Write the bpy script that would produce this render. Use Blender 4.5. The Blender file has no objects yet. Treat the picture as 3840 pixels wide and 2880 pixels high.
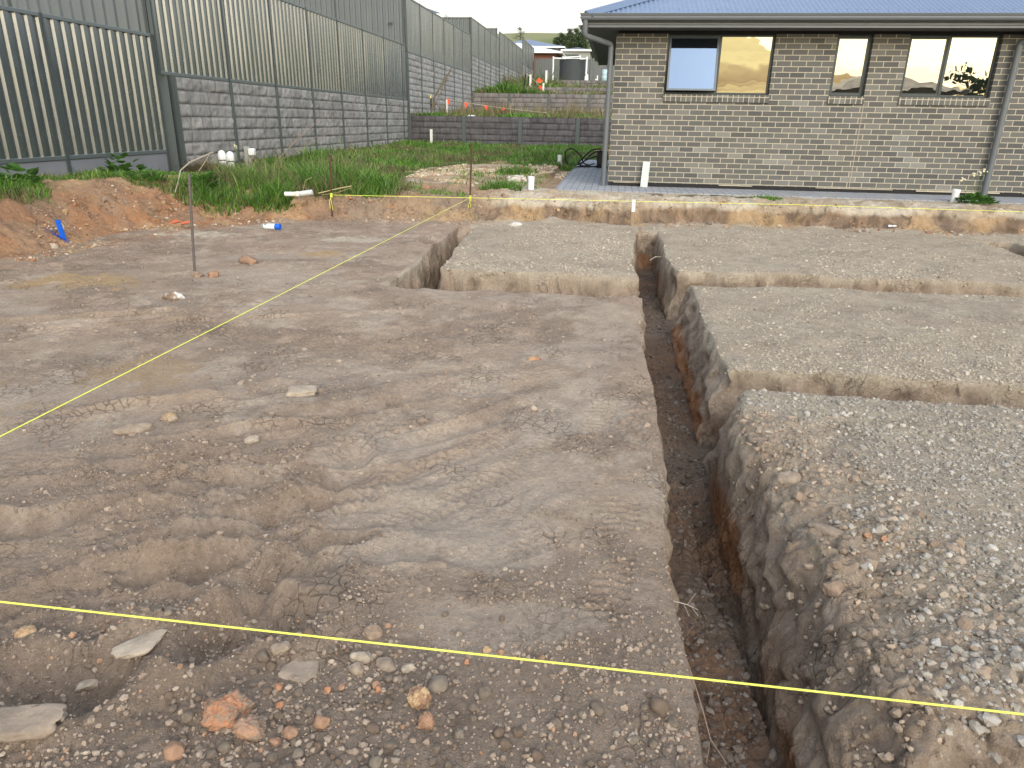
import bpy, bmesh, math, random
import numpy as np
from mathutils import Vector, Matrix

random.seed(4)
rng = np.random.default_rng(11)
SC = bpy.context.scene
COL = SC.collection
R = math.radians

# ------------------------------------------------------------------ noise
def _hash(ix, iy, iz, seed):
    h = (ix.astype(np.int64) * 374761393 + iy.astype(np.int64) * 668265263 + iz.astype(np.int64) * 2147483647 + seed * 974711) & 0xFFFFFFFF
    h = ((h ^ (h >> 13)) * 1274126177) & 0xFFFFFFFF
    h = (h ^ (h >> 16)) & 0xFFFF
    return h.astype(np.float32) / 32767.5 - 1.0

def _sm(t):
    return t * t * t * (t * (t * 6 - 15) + 10)

def noise2(x, y, seed=0):
    x0 = np.floor(x); y0 = np.floor(y)
    fx = _sm((x - x0).astype(np.float32)); fy = _sm((y - y0).astype(np.float32))
    x0 = x0.astype(np.int32); y0 = y0.astype(np.int32); z = np.zeros_like(x0)
    a = _hash(x0, y0, z, seed); b = _hash(x0 + 1, y0, z, seed)
    c = _hash(x0, y0 + 1, z, seed); d = _hash(x0 + 1, y0 + 1, z, seed)
    return (a + (b - a) * fx) * (1 - fy) + (c + (d - c) * fx) * fy

def noise3(x, y, z, seed=0):
    z0 = np.floor(z); fz = _sm((z - z0).astype(np.float32)); z0 = z0.astype(np.int32)
    x0 = np.floor(x); y0 = np.floor(y)
    fx = _sm((x - x0).astype(np.float32)); fy = _sm((y - y0).astype(np.float32))
    x0 = x0.astype(np.int32); y0 = y0.astype(np.int32)
    def lay(zi):
        a = _hash(x0, y0, zi, seed); b = _hash(x0 + 1, y0, zi, seed)
        c = _hash(x0, y0 + 1, zi, seed); d = _hash(x0 + 1, y0 + 1, zi, seed)
        return (a + (b - a) * fx) * (1 - fy) + (c + (d - c) * fx) * fy
    l0 = lay(z0); l1 = lay(z0 + 1)
    return l0 + (l1 - l0) * fz

def fbm(x, y, f, octv, seed=0, gain=0.5):
    s = np.zeros(np.shape(x), np.float32); a = 1.0; t = 0
    for i in range(octv):
        s += a * noise2(x * f + 13.7 * i, y * f - 7.3 * i, seed + i); t += a
        f *= 2.03; a *= gain
    return s / t * 1.6

def ss(a, b, x):
    t = np.clip((x - a) / (b - a), 0, 1)
    return t * t * (3 - 2 * t)

def mixc(c, d, t):
    return c + (np.asarray(d, np.float32) - c) * t[..., None]

# ------------------------------------------------------------------ materials
def srgb(r, g, b):
    f = lambda v: (v / 255 / 12.92) if v <= 10 else ((v / 255 + 0.055) / 1.055) ** 2.4
    return (f(r), f(g), f(b), 1)

class NT:
    def __init__(self, name):
        self.m = bpy.data.materials.new(name); self.m.use_nodes = True
        self.t = self.m.node_tree; self.n = self.t.nodes; self.l = self.t.links
        self.p = self.n['Principled BSDF']
    def add(self, typ, **kw):
        nd = self.n.new(typ)
        for k, v in kw.items():
            if k.startswith('i_'):
                nd.inputs[k[2:].replace('_', ' ')].default_value = v
            else:
                setattr(nd, k, v)
        return nd
    def link(self, a, b):
        self.l.new(a, b)
    def mix(self, fac, a, b, blend='MIX'):
        m = self.n.new('ShaderNodeMix'); m.data_type = 'RGBA'; m.blend_type = blend
        for sock, v in ((m.inputs[0], fac), (m.inputs[6], a), (m.inputs[7], b)):
            if hasattr(v, 'is_output'): self.l.new(v, sock)
            else: sock.default_value = v
        return m.outputs[2]
    def ramp(self, src, stops):
        r = self.n.new('ShaderNodeValToRGB'); e = r.color_ramp.elements
        while len(e) < len(stops): e.new(0.5)
        for i, (p, c) in enumerate(stops):
            e[i].position = p; e[i].color = c if len(c) == 4 else (*c, 1)
        self.l.new(src, r.inputs[0]); return r.outputs[0]
    def noise(self, scale, detail=4, rough=0.55, vec=None):
        nz = self.add('ShaderNodeTexNoise'); nz.inputs['Scale'].default_value = scale
        nz.inputs['Detail'].default_value = detail; nz.inputs['Roughness'].default_value = rough
        self.l.new(vec if vec is not None else self.obj(), nz.inputs['Vector'])
        return nz.outputs['Fac']
    def obj(self):
        if not hasattr(self, '_o'):
            self._o = self.add('ShaderNodeTexCoord').outputs['Object']
        return self._o
    def bump(self, h, dist, strength=1.0, prev=None):
        b = self.n.new('ShaderNodeBump'); b.inputs['Distance'].default_value = dist; b.inputs['Strength'].default_value = strength
        self.l.new(h, b.inputs['Height'])
        if prev is not None: self.l.new(prev, b.inputs['Normal'])
        return b.outputs['Normal']
    def setp(self, **kw):
        for k, v in kw.items():
            s = self.p.inputs[k.replace('_', ' ')]
            if hasattr(v, 'is_output'): self.l.new(v, s)
            else: s.default_value = v
        return self

def mat_simple(name, rgb, rough=0.6, var=0.18, scale=6.0, metal=0.0, spec=0.4, bump=0.0, bscale=60):
    t = NT(name)
    c = (*rgb[:3], 1)
    lo = (*[v * (1 - var) for v in rgb[:3]], 1); hi = (*[min(1, v * (1 + var)) for v in rgb[:3]], 1)
    f = t.noise(scale, 5, 0.6)
    t.setp(Base_Color=t.mix(f, lo, hi), Metallic=metal)
    t.p.inputs['Specular IOR Level'].default_value = spec
    t.setp(Roughness=t.ramp(t.noise(scale * 2.3, 3), [(0.3, (rough * .85,) * 3), (0.7, (min(1, rough * 1.15),) * 3)]))
    if bump: t.setp(Normal=t.bump(t.noise(bscale, 4), bump))
    return t.m

def mat_attr(name, rough=0.95, var=0.25, scale=120.0, bump=0.0, spec=0.15, trans=0.0):
    t = NT(name)
    a = t.add('ShaderNodeAttribute', attribute_name='Col').outputs['Color']
    f = t.noise(scale, 3, 0.7)
    c = t.mix(f, (1 - var,) * 3 + (1,), (1 + var,) * 3 + (1,))
    base = t.mix(1.0, a, c, 'MULTIPLY')
    t.setp(Base_Color=base, Roughness=rough)
    t.p.inputs['Specular IOR Level'].default_value = spec
    if bump: t.setp(Normal=t.bump(f, bump))
    if trans:
        tr = t.add('ShaderNodeBsdfTranslucent'); t.link(base, tr.inputs[0])
        mx = t.add('ShaderNodeMixShader'); mx.inputs[0].default_value = trans
        t.link(t.p.outputs[0], mx.inputs[1]); t.link(tr.outputs[0], mx.inputs[2])
        t.link(mx.outputs[0], t.n['Material Output'].inputs[0])
    return t.m

# ------------------------------------------------------------------ meshes
def wpos(o):
    p = Vector((0, 0, 0))
    while o is not None:
        p = p + o.location; o = o.parent
    return p

def link_obj(name, me, mat, parent=None, loc=None):
    o = bpy.data.objects.new(name, me)
    COL.objects.link(o)
    if mat is not None and not me.materials: me.materials.append(mat)
    if parent is not None: o.parent = parent
    if loc is not None: o.location = loc
    return o

def np_mesh(name, V, F, mat, parent=None, cols=None, smooth=False, loc=None):
    """V (n,3) in world space, F (m,k) one polygon size."""
    V = np.asarray(V, np.float32)
    if loc is None and parent is not None: off = np.array(wpos(parent), np.float32); V = V - off
    elif loc is not None:
        lw = np.array(loc, np.float32); V = V - lw
    F = np.asarray(F, np.int32); m, k = F.shape
    me = bpy.data.meshes.new(name)
    me.vertices.add(len(V)); me.vertices.foreach_set('co', V.ravel())
    me.loops.add(m * k); me.loops.foreach_set('vertex_index', F.ravel())
    me.polygons.add(m); me.polygons.foreach_set('loop_start', np.arange(0, m * k, k, dtype=np.int32))
    try: me.polygons.foreach_set('loop_total', np.full(m, k, np.int32))
    except Exception: pass
    me.polygons.foreach_set('use_smooth', np.full(m, smooth, bool))
    if cols is not None:
        at = me.color_attributes.new('Col', 'FLOAT_COLOR', 'POINT')
        c4 = np.ones((len(V), 4), np.float32); c4[:, :3] = cols
        at.data.foreach_set('color', c4.ravel())
    me.update(calc_edges=True); me.validate()
    if loc is not None and parent is not None: loc = Vector(loc) - wpos(parent)
    return link_obj(name, me, mat, parent, loc)

class MB:
    def __init__(self): self.v = []; self.f = []
    def poly(self, pts):
        n = len(self.v); self.v += [tuple(p) for p in pts]; self.f.append(tuple(range(n, n + len(pts)))); return self
    def box(self, x0, x1, y0, y1, z0, z1):
        n = len(self.v)
        self.v += [(x0, y0, z0), (x1, y0, z0), (x1, y1, z0), (x0, y1, z0), (x0, y0, z1), (x1, y0, z1), (x1, y1, z1), (x0, y1, z1)]
        for q in ((0, 3, 2, 1), (4, 5, 6, 7), (0, 1, 5, 4), (1, 2, 6, 5), (2, 3, 7, 6), (3, 0, 4, 7)):
            self.f.append(tuple(n + i for i in q))
        return self
    def tube(self, pts, r, n=10, caps=True):
        pts = [Vector(p) for p in pts]; rs = r if isinstance(r, (list, tuple)) else [r] * len(pts)
        base = len(self.v); prev = None
        for i, p in enumerate(pts):
            a = pts[max(i - 1, 0)]; b = pts[min(i + 1, len(pts) - 1)]
            d = (b - a).normalized()
            if prev is None:
                u = d.orthogonal().normalized()
            else:
                u = (prev - d * prev.dot(d)).normalized()
            prev = u; w = d.cross(u)
            for k in range(n):
                t = 2 * math.pi * k / n
                self.v.append(tuple(p + (u * math.cos(t) + w * math.sin(t)) * rs[i]))
        for i in range(len(pts) - 1):
            for k in range(n):
                a = base + i * n + k; b = base + i * n + (k + 1) % n
                self.f.append((a, b, b + n, a + n))
        if caps:
            self.f.append(tuple(base + k for k in range(n))[::-1])
            e = base + (len(pts) - 1) * n
            self.f.append(tuple(e + k for k in range(n)))
        return self
    def lathe(self, cx, cy, prof, n=20):
        base = len(self.v)
        for (r, z) in prof:
            for k in range(n):
                t = 2 * math.pi * k / n
                self.v.append((cx + r * math.cos(t), cy + r * math.sin(t), z))
        for i in range(len(prof) - 1):
            for k in range(n):
                a = base + i * n + k; b = base + i * n + (k + 1) % n
                self.f.append((a, b, b + n, a + n))
        self.f.append(tuple(base + k for k in range(n))[::-1])
        e = base + (len(prof) - 1) * n
        self.f.append(tuple(e + k for k in range(n)))
        return self
    def sweep(self, prof, path):
        """prof: list of (a, z) offsets; path: list of (origin, outward) pairs."""
        base = len(self.v); n = len(prof)
        for (o, u) in path:
            for (a, z) in prof: self.v.append((o[0] + u[0] * a, o[1] + u[1] * a, o[2] + z))
        for i in range(len(path) - 1):
            for k in range(n):
                a = base + i * n + k; b = base + i * n + (k + 1) % n
                self.f.append((a, a + n, b + n, b))
        self.f.append(tuple(base + k for k in range(n)))
        e = base + (len(path) - 1) * n
        self.f.append(tuple(e + k for k in range(n))[::-1])
        return self
    def build(self, name, mat, parent=None, loc=None, smooth=False, bevel=0):
        off = Vector((0, 0, 0))
        if loc is not None: off = Vector(loc)
        elif parent is not None: off = wpos(parent)
        me = bpy.data.meshes.new(name)
        me.from_pydata([tuple(Vector(v) - off) for v in self.v], [], self.f)
        if bevel or smooth:
            bm = bmesh.new(); bm.from_mesh(me)
            bmesh.ops.remove_doubles(bm, verts=bm.verts, dist=1e-5)
            bmesh.ops.recalc_face_normals(bm, faces=bm.faces)
            if bevel:
                bmesh.ops.bevel(bm, geom=[e for e in bm.edges if len(e.link_faces) == 2 and e.calc_face_angle(0) > 0.6], offset=bevel, segments=2, profile=0.6, affect='EDGES')
            bm.to_mesh(me); bm.free()
        me.update()
        if smooth:
            for p in me.polygons: p.use_smooth = True
            try: me.set_sharp_from_angle(angle=R(40))
            except Exception: pass
        lo = off if parent is None else off - wpos(parent)
        return link_obj(name, me, mat, parent, lo)

def thing(name, label, cat, loc=(0, 0, 0), group=None):
    o = bpy.data.objects.new(name, None); COL.objects.link(o); o.location = loc
    o.empty_display_size = 0.1
    return tag(o, label, cat, group)

def tag(o, label, cat, group=None):
    o['label'] = label; o['category'] = cat
    if group: o['group'] = group
    return o

def struct(o, kind='structure'):
    o['kind'] = kind; return o
# ------------------------------------------------------------------ the excavated site
FOOT = [(-5.95, -6), (-5.9, 3), (-5.85, 6.15), (-5.85, 6.9), (-5.76, 7.5), (-5.69, 8.08), (-5.55, 8.6), (-5.2, 9.1), (-4.7, 9.4),
        (-3.96, 9.66), (-3.4, 9.75), (-2.6, 9.95), (-2.1, 10.1), (-1.5, 10.2), (-0.8, 10.37), (-0.1, 10.25), (1.2, 10.45), (2.5, 10.62), (5.7, 10.78), (12.5, 11.0)]
PAD = FOOT + [(12.5, -6)]

def inside(px, py, poly):
    r = np.zeros(px.shape, bool); n = len(poly)
    for i in range(n):
        x0, y0 = poly[i]; x1, y1 = poly[(i + 1) % n]
        if y0 == y1: continue
        c = ((y0 > py) != (y1 > py)) & (px < (x1 - x0) * (py - y0) / (y1 - y0) + x0)
        r ^= c
    return r

def foot_dist(px, py):
    d = np.full(px.shape, 1e9, np.float32)
    for (x0, y0), (x1, y1) in zip(FOOT[:-1], FOOT[1:]):
        vx, vy = x1 - x0, y1 - y0
        t = np.clip(((px - x0) * vx + (py - y0) * vy) / (vx * vx + vy * vy), 0, 1)
        d = np.minimum(d, np.hypot(px - x0 - t * vx, py - y0 - t * vy))
    return np.where(inside(px, py, PAD), -d, d)

MR_Y = [-2, 1.55, 1.76, 1.99, 2.29, 2.52, 2.75, 2.95, 3.2, 3.4, 3.6, 3.72, 4.1, 4.61, 5.64, 6.47, 7.1, 7.5, 7.9, 8.9, 10]
MR_X = [.92, .90, .87, .84, .82, .78, .74, .71, .665, .70, .74, .78, .76, .74, .74, .76, .72, .67, .65, .65, .65]
FX0, FX1, DEPTH = 0.30, 0.622, 0.50

def yard_level(x, y):
    z = 0.27 + 0.014 * np.clip(y - 10.5, 0, 30)
    left = ss(-4.2, -6.8, x)
    z = z + left * (0.06 + 0.19 * ss(11.9, 10.2, y))
    return z

def trenches(x, y):
    """(depth fraction 0..1, distance outside the nearest trench edge)"""
    def box(l, r, b, t, wl, wr, wb, wt):
        dl, dr, db, dt = x - l, r - x, y - b, t - y
        f = np.minimum(np.minimum(dl / wl, dr / wr), np.minimum(db / wb, dt / wt))
        out = np.maximum(np.maximum(-dl, -dr), np.maximum(-db, -dt))
        return np.clip(f, 0, 1), np.maximum(out, 0)
    jag = 0.026 * fbm(x, y, 1.9, 2, 5)
    mr = np.interp(y, MR_Y, MR_X) + jag * 1.2
    ml = 0.288 + jag * 0.8 + 0.07 * ss(8.6, 9.7, y) + 0.012 * np.sin(y * 2.3)
    F = []; O = []
    def put(*a):
        f, o = box(*a); F.append(f); O.append(o)
    put(ml, mr, -9.0, 9.72 + jag, 0.035, np.maximum(mr - FX1, 0.03), 0.05, 0.16)
    al = np.interp(y, [5.8, 6.7, 7.6, 8.7, 9.84], [-1.86, -1.84, -1.93, -1.99, -2.02]) + jag
    ar = np.interp(y, [5.96, 6.87, 7.84, 8.9, 9.95], [-1.54, -1.64, -1.69, -1.76, -1.79]) + jag
    put(al, ar, 5.80 + jag, 9.7 - 0.05 * (x + 2), 0.06, 0.06, 0.05, 0.5)
    # the cross trenches, left of the main one then right of it
    put(-1.8 + jag, 0.5, 5.83 + 0.05 * (x < -0.6) * noise2(x * 3, y * 0 + 2, 3) + jag * .5, 6.64 + jag * 1.5, 0.05, 0.05, 0.03, 0.06)
    put(0.45, 30.0, 6.54 + jag * .8, 7.12 + 0.03 * (x - .7) + jag, 0.05, 0.05, 0.04, 0.06)
    put(0.45, 30.0, 3.76 + jag * .6, 4.13 + jag, 0.05, 0.05, 0.03, 0.05)
    put(0.45, 30.0, 0.55, 1.55 + jag * 2 + 0.04 * noise2(x * 5, y * 0, 6), 0.05, 0.05, 0.1, 0.30)
    put(4.76 + jag, 5.14 + jag, -2.0, 9.95 + jag, 0.06, 0.05, 0.05, 0.12)
    f = F[0]; o = O[0]
    for a, b in zip(F[1:], O[1:]): f = np.maximum(f, a); o = np.minimum(o, b)
    return f, o

# tread marks, boot holes and wheel slips pressed into the soft ground: (x, y, rx, ry, angle, depth)
DENTS = [(-0.95, 1.50, .17, .10, .5, .075), (-1.27, 1.25, .16, .10, .4, .06), (-1.20, 1.73, .15, .06, .5, .045), (-0.94, 1.74, .13, .07, .6, .05),
         (-1.33, 1.86, .16, .05, .5, .035), (-1.18, 1.95, .14, .05, .45, .035), (-1.62, 2.1, .2, .06, .5, .04), (-0.86, 1.92, .12, .05, .6, .03),
         (-1.35, 1.68, .18, .06, .45, .035), (-1.5, 1.55, .22, .06, .45, .03), (-1.05, 2.15, .22, .05, .55, .03), (-1.35, 2.3, .26, .06, .55, .035),
         (-1.0, 2.42, .12, .2, .3, .03), (-1.7, 2.4, .2, .07, .5, .03), (-1.9, 1.9, .2, .08, .45, .035), (-0.6, 3.0, .3, .06, .9, .02),
         (-1.55, 2.75, .3, .05, .5, .03), (-2.2, 3.0, .35, .06, .45, .03), (-2.9, 4.4, .8, .05, .42, .03), (-3.9, 4.25, .9, .06, .42, .035),
         (-1.2, 3.1, .3, .09, .6, .025), (-0.9, 3.35, .5, .12, .5, .02), (-1.75, 3.25, .18, .1, .5, .025)]
SMOOTH = [(-.45, 2.35, .6, .28, .7), (-.1, 3.4, .22, .35, .2), (-.8, 2.75, .5, .14, .75), (-.25, 2.95, .3, .12, .8), (-.50, 2.02, .30, .11, .35), (-.20, 1.63, .26, .10, .15), (-.30, 1.98, .16, .14, .6), (-.62, 2.45, .55, .13, .75), (-.40, 2.75, .42, .10, .8), (-.15, 2.6, .25, .15, .6),
          (-.05, 4.2, .18, .3, .2), (-2.9, 3.0, .35, .25, .3), (-3.3, 6.9, .8, .3, .3), (.02, 4.9, .2, .5, 0.)]

def spots(x, y, L):
    m = np.zeros(x.shape, np.float32)
    for (cx, cy, rx, ry, a) in L:
        sel = (np.abs(x - cx) < 2 * rx + 2 * ry) & (np.abs(y - cy) < 2 * rx + 2 * ry)
        if not sel.any(): continue
        dx, dy = x[sel] - cx, y[sel] - cy
        u = dx * math.cos(a) + dy * math.sin(a); v = -dx * math.sin(a) + dy * math.cos(a)
        q = np.hypot(u / rx, v / ry) + 0.35 * fbm(x[sel], y[sel], 7, 3, 77)
        m[sel] = np.maximum(m[sel], ss(1.25, 0.75, q))
    return m

def site(x, y, fine=True):
    """height of the site and the masks its colours come from"""
    x = x.astype(np.float32); y = y.astype(np.float32)
    fd = foot_dist(x, y) + 0.16 * fbm(x, y, 0.9, 3, 21) + 0.05 * fbm(x, y, 5, 2, 22)
    # scooped bay in the cut below the paving
    fd = fd - 0.16 * np.exp(-((x + 0.55) / 0.5) ** 2) * (y > 9)
    w = np.interp(x, [-6.2, -5.2, -4.2, -3.0, -1.8, -1.2, 12], [1.1, .75, .38, .45, .4, .24, .30])
    steep = ss(0, 1, fd / w)
    lvl = yard_level(x, y)
    tf, to = trenches(x, y)
    pad = (fd < 0)
    z = 0.012 * fbm(x, y, 0.7, 3, 31) + 0.012 * fbm(x, y, 2.6, 3, 32)
    smooth = spots(x, y, SMOOTH)
    rough = np.clip(0.55 + 0.8 * fbm(x, y, 1.4, 3, 41), 0.15, 1.4) * (1 - 0.9 * smooth)
    gr = (x > FX0 + .15) & (y > 1.4) & pad
    gr1 = (x > -1.9) & (x < .4) & (y > 6.2) & pad
    gravel = (gr | gr1).astype(np.float32)
    near = ss(5.0, 2.0, y)
    if fine:
        z = z + rough * (1 - .6 * gravel) * (0.014 * np.clip(fbm(x, y, 4.5, 3, 54), -.2, 1) + 0.010 * fbm(x, y, 9, 3, 51) + 0.010 * np.abs(fbm(x, y, 26, 3, 52)) + near * 0.007 * np.abs(fbm(x, y, 62, 2, 53)))
    # churned, wet-then-dried ripples left by machine tracks
    m = np.exp(-(((x + 1.35) / .75) ** 2 + ((y - 2.05) / .75) ** 2))
    u = x * 0.88 + y * 0.47; v = -x * 0.47 + y * 0.88
    rip = 1 - np.abs(noise2(u * 2.2, v * 7.5 + 0.8 * noise2(u * 3, v * 3, 63), 61))
    z = z + m * (0.048 * (rip - .6) + 0.012 * fbm(x, y, 5, 2, 62) + .010 * np.abs(fbm(x, y, 20, 3, 65)))
    t1 = np.exp(-(((x + .68) / .5) ** 2 + ((y - 2.5) / .45) ** 2))
    gv = (-(x + .7) * 0.80 + (y - 2.5) * 0.60)
    z = z + t1 * 0.007 * noise2(gv * 26, gv * 0 + (x + y) * .6, 64)
    for (cx, cy, rx, ry, a, dp) in DENTS:
        sel = (np.abs(x - cx) < 3 * max(rx, ry)) & (np.abs(y - cy) < 3 * max(rx, ry))
        dx, dy = x[sel] - cx, y[sel] - cy
        uu = (dx * math.cos(a) + dy * math.sin(a)) / rx; vv = (-dx * math.sin(a) + dy * math.cos(a)) / ry
        vv = vv + 0.35 * np.sin(uu * 3 + cx * 9)
        q = uu * uu + vv * vv
        dp = dp * 1.35
        z[sel] += -dp * np.exp(-q ** 1.5) + 0.35 * dp * np.exp(-(np.sqrt(q) - 1.5) ** 2 * 5)
    # faint tread prints
    for (ax, ay, bx, by, hw) in ((-.95, 2.15, -.30, 3.05, .07), (-.72, 2.05, -.10, 2.95, .07), (.06, 1.7, .14, 2.6, .06), (-.05, 2.7, .1, 3.9, .06), (-.55, 1.75, -.12, 2.1, .05)):
        L = math.hypot(bx - ax, by - ay); ux, uy = (bx - ax) / L, (by - ay) / L
        s_ = (x - ax) * ux + (y - ay) * uy; l_ = -(x - ax) * uy + (y - ay) * ux
        on = (s_ > 0) & (s_ < L) & (np.abs(l_) < hw)
        if on.any(): z[on] -= .009 * ss(-.2, .5, np.sin(s_[on] * 6.283 / .042 + np.abs(l_[on]) * 46)) * ss(-.3, .3, noise2(x[on] * 6, y[on] * 6, 91))
    # the broken edge of the near right pad: slabs of soil sliding off
    e = x - np.interp(y, MR_Y, MR_X)
    brk = np.exp(-np.clip(e, 0, 9) / .30) * (e > -0.25) * ss(3.55, 3.2, y) * (x > .5)
    brk = np.maximum(brk, np.exp(-np.abs(y - 1.45) / .25) * (x > .6) * (y < 3))
    cell = noise2(x * 5.2 + .7 * noise2(x * 3, y * 3, 72), y * 3.6, 71)
    slab = np.floor(cell * 3.2 + .5 * noise2(x * 9, y * 9, 75)) / 3.2
    z = z + brk * (0.06 * slab - 0.02 + 0.026 * fbm(x, y, 14, 4, 73) + .012 * np.abs(fbm(x, y, 40, 2, 74))) - brk * 0.03
    # bank and yard
    zb = lvl * steep + (1 - steep) * z * pad + 0.03 * fbm(x, y, 3.5, 4, 81) * ss(0, .1, fd) + 0.022 * fbm(x, y, 13, 4, 82) * (fd > 0)
    z = np.where(fd > 0, zb + np.where(fd > 0, z * .3, 0), z)
    # heaped sandy lip above the cut, beside the paving
    z = z + 0.05 * np.exp(-((y - 11.15) / .35) ** 2) * np.exp(-((x + .8) / .9) ** 2)
    pv = ss(-1.35, -1.0, x) * ss(11.5, 11.95, y)
    z = z * (1 - pv) + (0.262 + 0.2 * (z - .27)) * pv
    # loose spoil at the foot of the cut
    z = z + 0.05 * np.exp(-((fd + .05) / .16) ** 2) * np.clip(fbm(x, y, 2.2, 4, 84), 0, 1) * (y > 9)
    lip = np.exp(-to / 0.05) * (tf <= 0)
    z = z - 0.018 * lip
    prof = np.where(tf > 0, 0.04 + 0.96 * tf ** (0.9 + .9 * ss(.56, .62, x) * ss(3.7, 3.4, y)), 0)
    fl = np.clip((tf - .95) / .05, 0, 1)
    z = z - DEPTH * prof + fl * (0.018 * fbm(x, y, 6, 4, 85) + 0.01 * np.abs(fbm(x, y, 25, 2, 86)))
    return z, dict(fd=fd, tf=tf, to=to, steep=steep, smooth=smooth, rough=rough, gravel=gravel, brk=brk, m=m, pad=pad)

C_SOIL = np.array([.378, .298, .224], np.float32); C_SOIL2 = np.array([.292, .226, .170], np.float32); C_DRY = np.array([.425, .354, .276], np.float32)
C_PINK = np.array([.350, .264, .198], np.float32); C_GRAV = np.array([.400, .345, .262], np.float32)
C_CLAY = np.array([.335, .170, .085], np.float32); C_TAN = np.array([.310, .222, .145], np.float32); C_SAND = np.array([.420, .300, .170], np.float32)
C_PALE = np.array([.510, .450, .350], np.float32); C_DAMP = np.array([.150, .115, .088], np.float32); C_GUND = np.array([.060, .080, .025], np.float32)
C_WALL = np.array([.330, .258, .190], np.float32)

def site_colour(x, y, z, k):
    x = x.astype(np.float32); y = y.astype(np.float32)
    n1 = fbm(x, y, .8, 4, 101); n2 = fbm(x, y, 3.1, 4, 102); n3 = fbm(x, y, 14, 3, 103)
    c = np.broadcast_to(C_SOIL, x.shape + (3,)).copy()
    c = mixc(c, C_PINK, ss(-.1, .7, n1) * .8)
    c = mixc(c, C_DRY, ss(.0, .6, n2 + .2 * n3) * .65)
    c = mixc(c, C_SOIL2, ss(.05, .6, -n2 + .3 * n3) * .5)
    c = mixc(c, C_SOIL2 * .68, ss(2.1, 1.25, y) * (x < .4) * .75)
    cmk = fbm(x, y, 1.7, 3, 711) + .6 * fbm(x, y, 6, 2, 712)
    c = mixc(c, C_SOIL2 * .85, ss(.1, .5, cmk) * (1 - k['smooth']) * .6)
    c = mixc(c, C_SOIL2 * 1.05, k['m'] * .4)
    c = mixc(c, C_DRY, k['smooth'] * .55)
    c = mixc(c, C_GRAV, k['gravel'] * np.clip(.8 + .25 * n2, 0, 1))
    c = mixc(c, C_WALL, np.clip(k['brk'] * 1.3, 0, 1) * .75)
    # trench walls in their layers
    zz = z + .05 * n2
    wall = ss(.02, .1, k['tf'])
    nw = noise3(x * 8, y * 8, z * 12, 120) + .6 * noise3(x * 21, y * 21, z * 26, 121)
    n3 = n3 * (1 - wall) + nw * .6 * wall
    cw = np.broadcast_to(C_WALL, c.shape).copy()
    cw = mixc(cw, C_DRY, ss(.0, .6, nw) * .5)
    cw = mixc(cw, C_SOIL2 * .7, ss(.1, .7, -nw) * .6)
    cw = mixc(cw, C_GRAV, ss(-.10, -.03, zz) * .6)
    cw = mixc(cw, C_CLAY, ss(-.30, -.38, zz + .04 * nw) * ss(-.45, .25, fbm(x, y, 1.3, 3, 105)) * .9)
    c = mixc(c, cw, wall)
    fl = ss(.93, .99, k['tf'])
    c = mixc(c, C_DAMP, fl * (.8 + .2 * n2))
    # bank, sandy strip, yard
    fd = k['fd']
    lf = ss(-3.4, -4.6, x)
    up = ss(-.02, .04, fd)
    cb = np.broadcast_to(C_TAN, c.shape).copy()
    cb = mixc(cb, C_SOIL2 * .75, ss(-1.9, -1.2, x) * ss(.27, .20, z + .05 * n2) * .92)
    cb = mixc(cb, C_CLAY, ss(-.1, .5, fbm(x, y, 1.1, 3, 106) + .15 * n3) * (.18 + .75 * lf))
    cb = mixc(cb, C_SOIL2 * .9, ss(-.15, .35, fbm(x, y, 1.7, 4, 107) + .3 * n3) * .8)
    cb = mixc(cb, C_SAND, ss(.15, .6, fbm(x, y, 1.9, 4, 108)) * ss(.06, .26, z) * (1 - .7 * lf) * .55)
    cb = mixc(cb, C_CLAY, lf * (.35 + .35 * ss(-.3, .3, n2)))
    c = mixc(c, cb, up)
    fc = up * ss(.95, .75, k['steep']) * ss(-2.3, -1.4, x)
    c = mixc(c, np.array([.215, .152, .102], np.float32) * (1 + .35 * n3[..., None]), fc * np.clip(.75 + .3 * n2, 0, 1))
    # orange dust spread at the foot of the bank
    c = mixc(c, C_CLAY, ss(-.9, .0, fd) * (fd < 0.1) * lf * ss(-.35, .35, fbm(x, y, 1.2, 3, 109)) * .75)
    c = mixc(c, C_SAND, ss(-.5, .15, fd) * (fd < .3) * np.exp(-((x + 5.0) / .8) ** 2) * ss(-.1, .4, n2) * .9)
    c = mixc(c, C_SAND, ss(-.25, .0, fd) * (fd < .3) * (x > -3.4) * ss(.0, .45, fbm(x, y, 1.6, 3, 110)) * .8)
    # scattered patches of yellow sand and white lime on the pad
    for (cx, cy, r, col, a) in ((-4.55, 5.4, .3, C_SAND, 1), (-3.0, 7.1, .16, C_SAND, .9), (-2.95, 8.1, .3, C_PALE, .8), (-4.9, 8.0, .28, C_PALE, .9), (-2.55, 3.5, .3, C_SAND, .5),
                                (-2.9, 5.9, .45, C_DRY, .8), (-3.2, 2.8, .3, C_SAND, .5), (-.5, 5.55, .25, C_DRY, .8), (1.6, 3.0, .3, C_DRY, .5), (-1.5, 3.6, .4, C_DRY, .6)):
        q = np.hypot((x - cx) / 1.5, y - cy) / r + .7 * n2 + .4 * n3
        c = mixc(c, col, ss(1.0, .4, q) * a)
    flat = ss(.75, 1.0, k['steep']) * (fd > .05)
    strip = ss(.55, .8, k['steep']) * (fd > .03) * ss(-2.2, -1.2, x)
    c = mixc(c, C_PALE, strip * (.55 + .45 * ss(-.3, .3, n2)))
    c = mixc(c, C_SAND, strip * ss(.0, .5, -n2) * .28)
    yard = flat * ss(-1.6, -2.4, x)
    gm = grass_cover(x, y)
    c = mixc(c, C_TAN, yard * .5)
    c = mixc(c, C_SAND, yard * ss(0, .5, n2) * .6)
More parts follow.
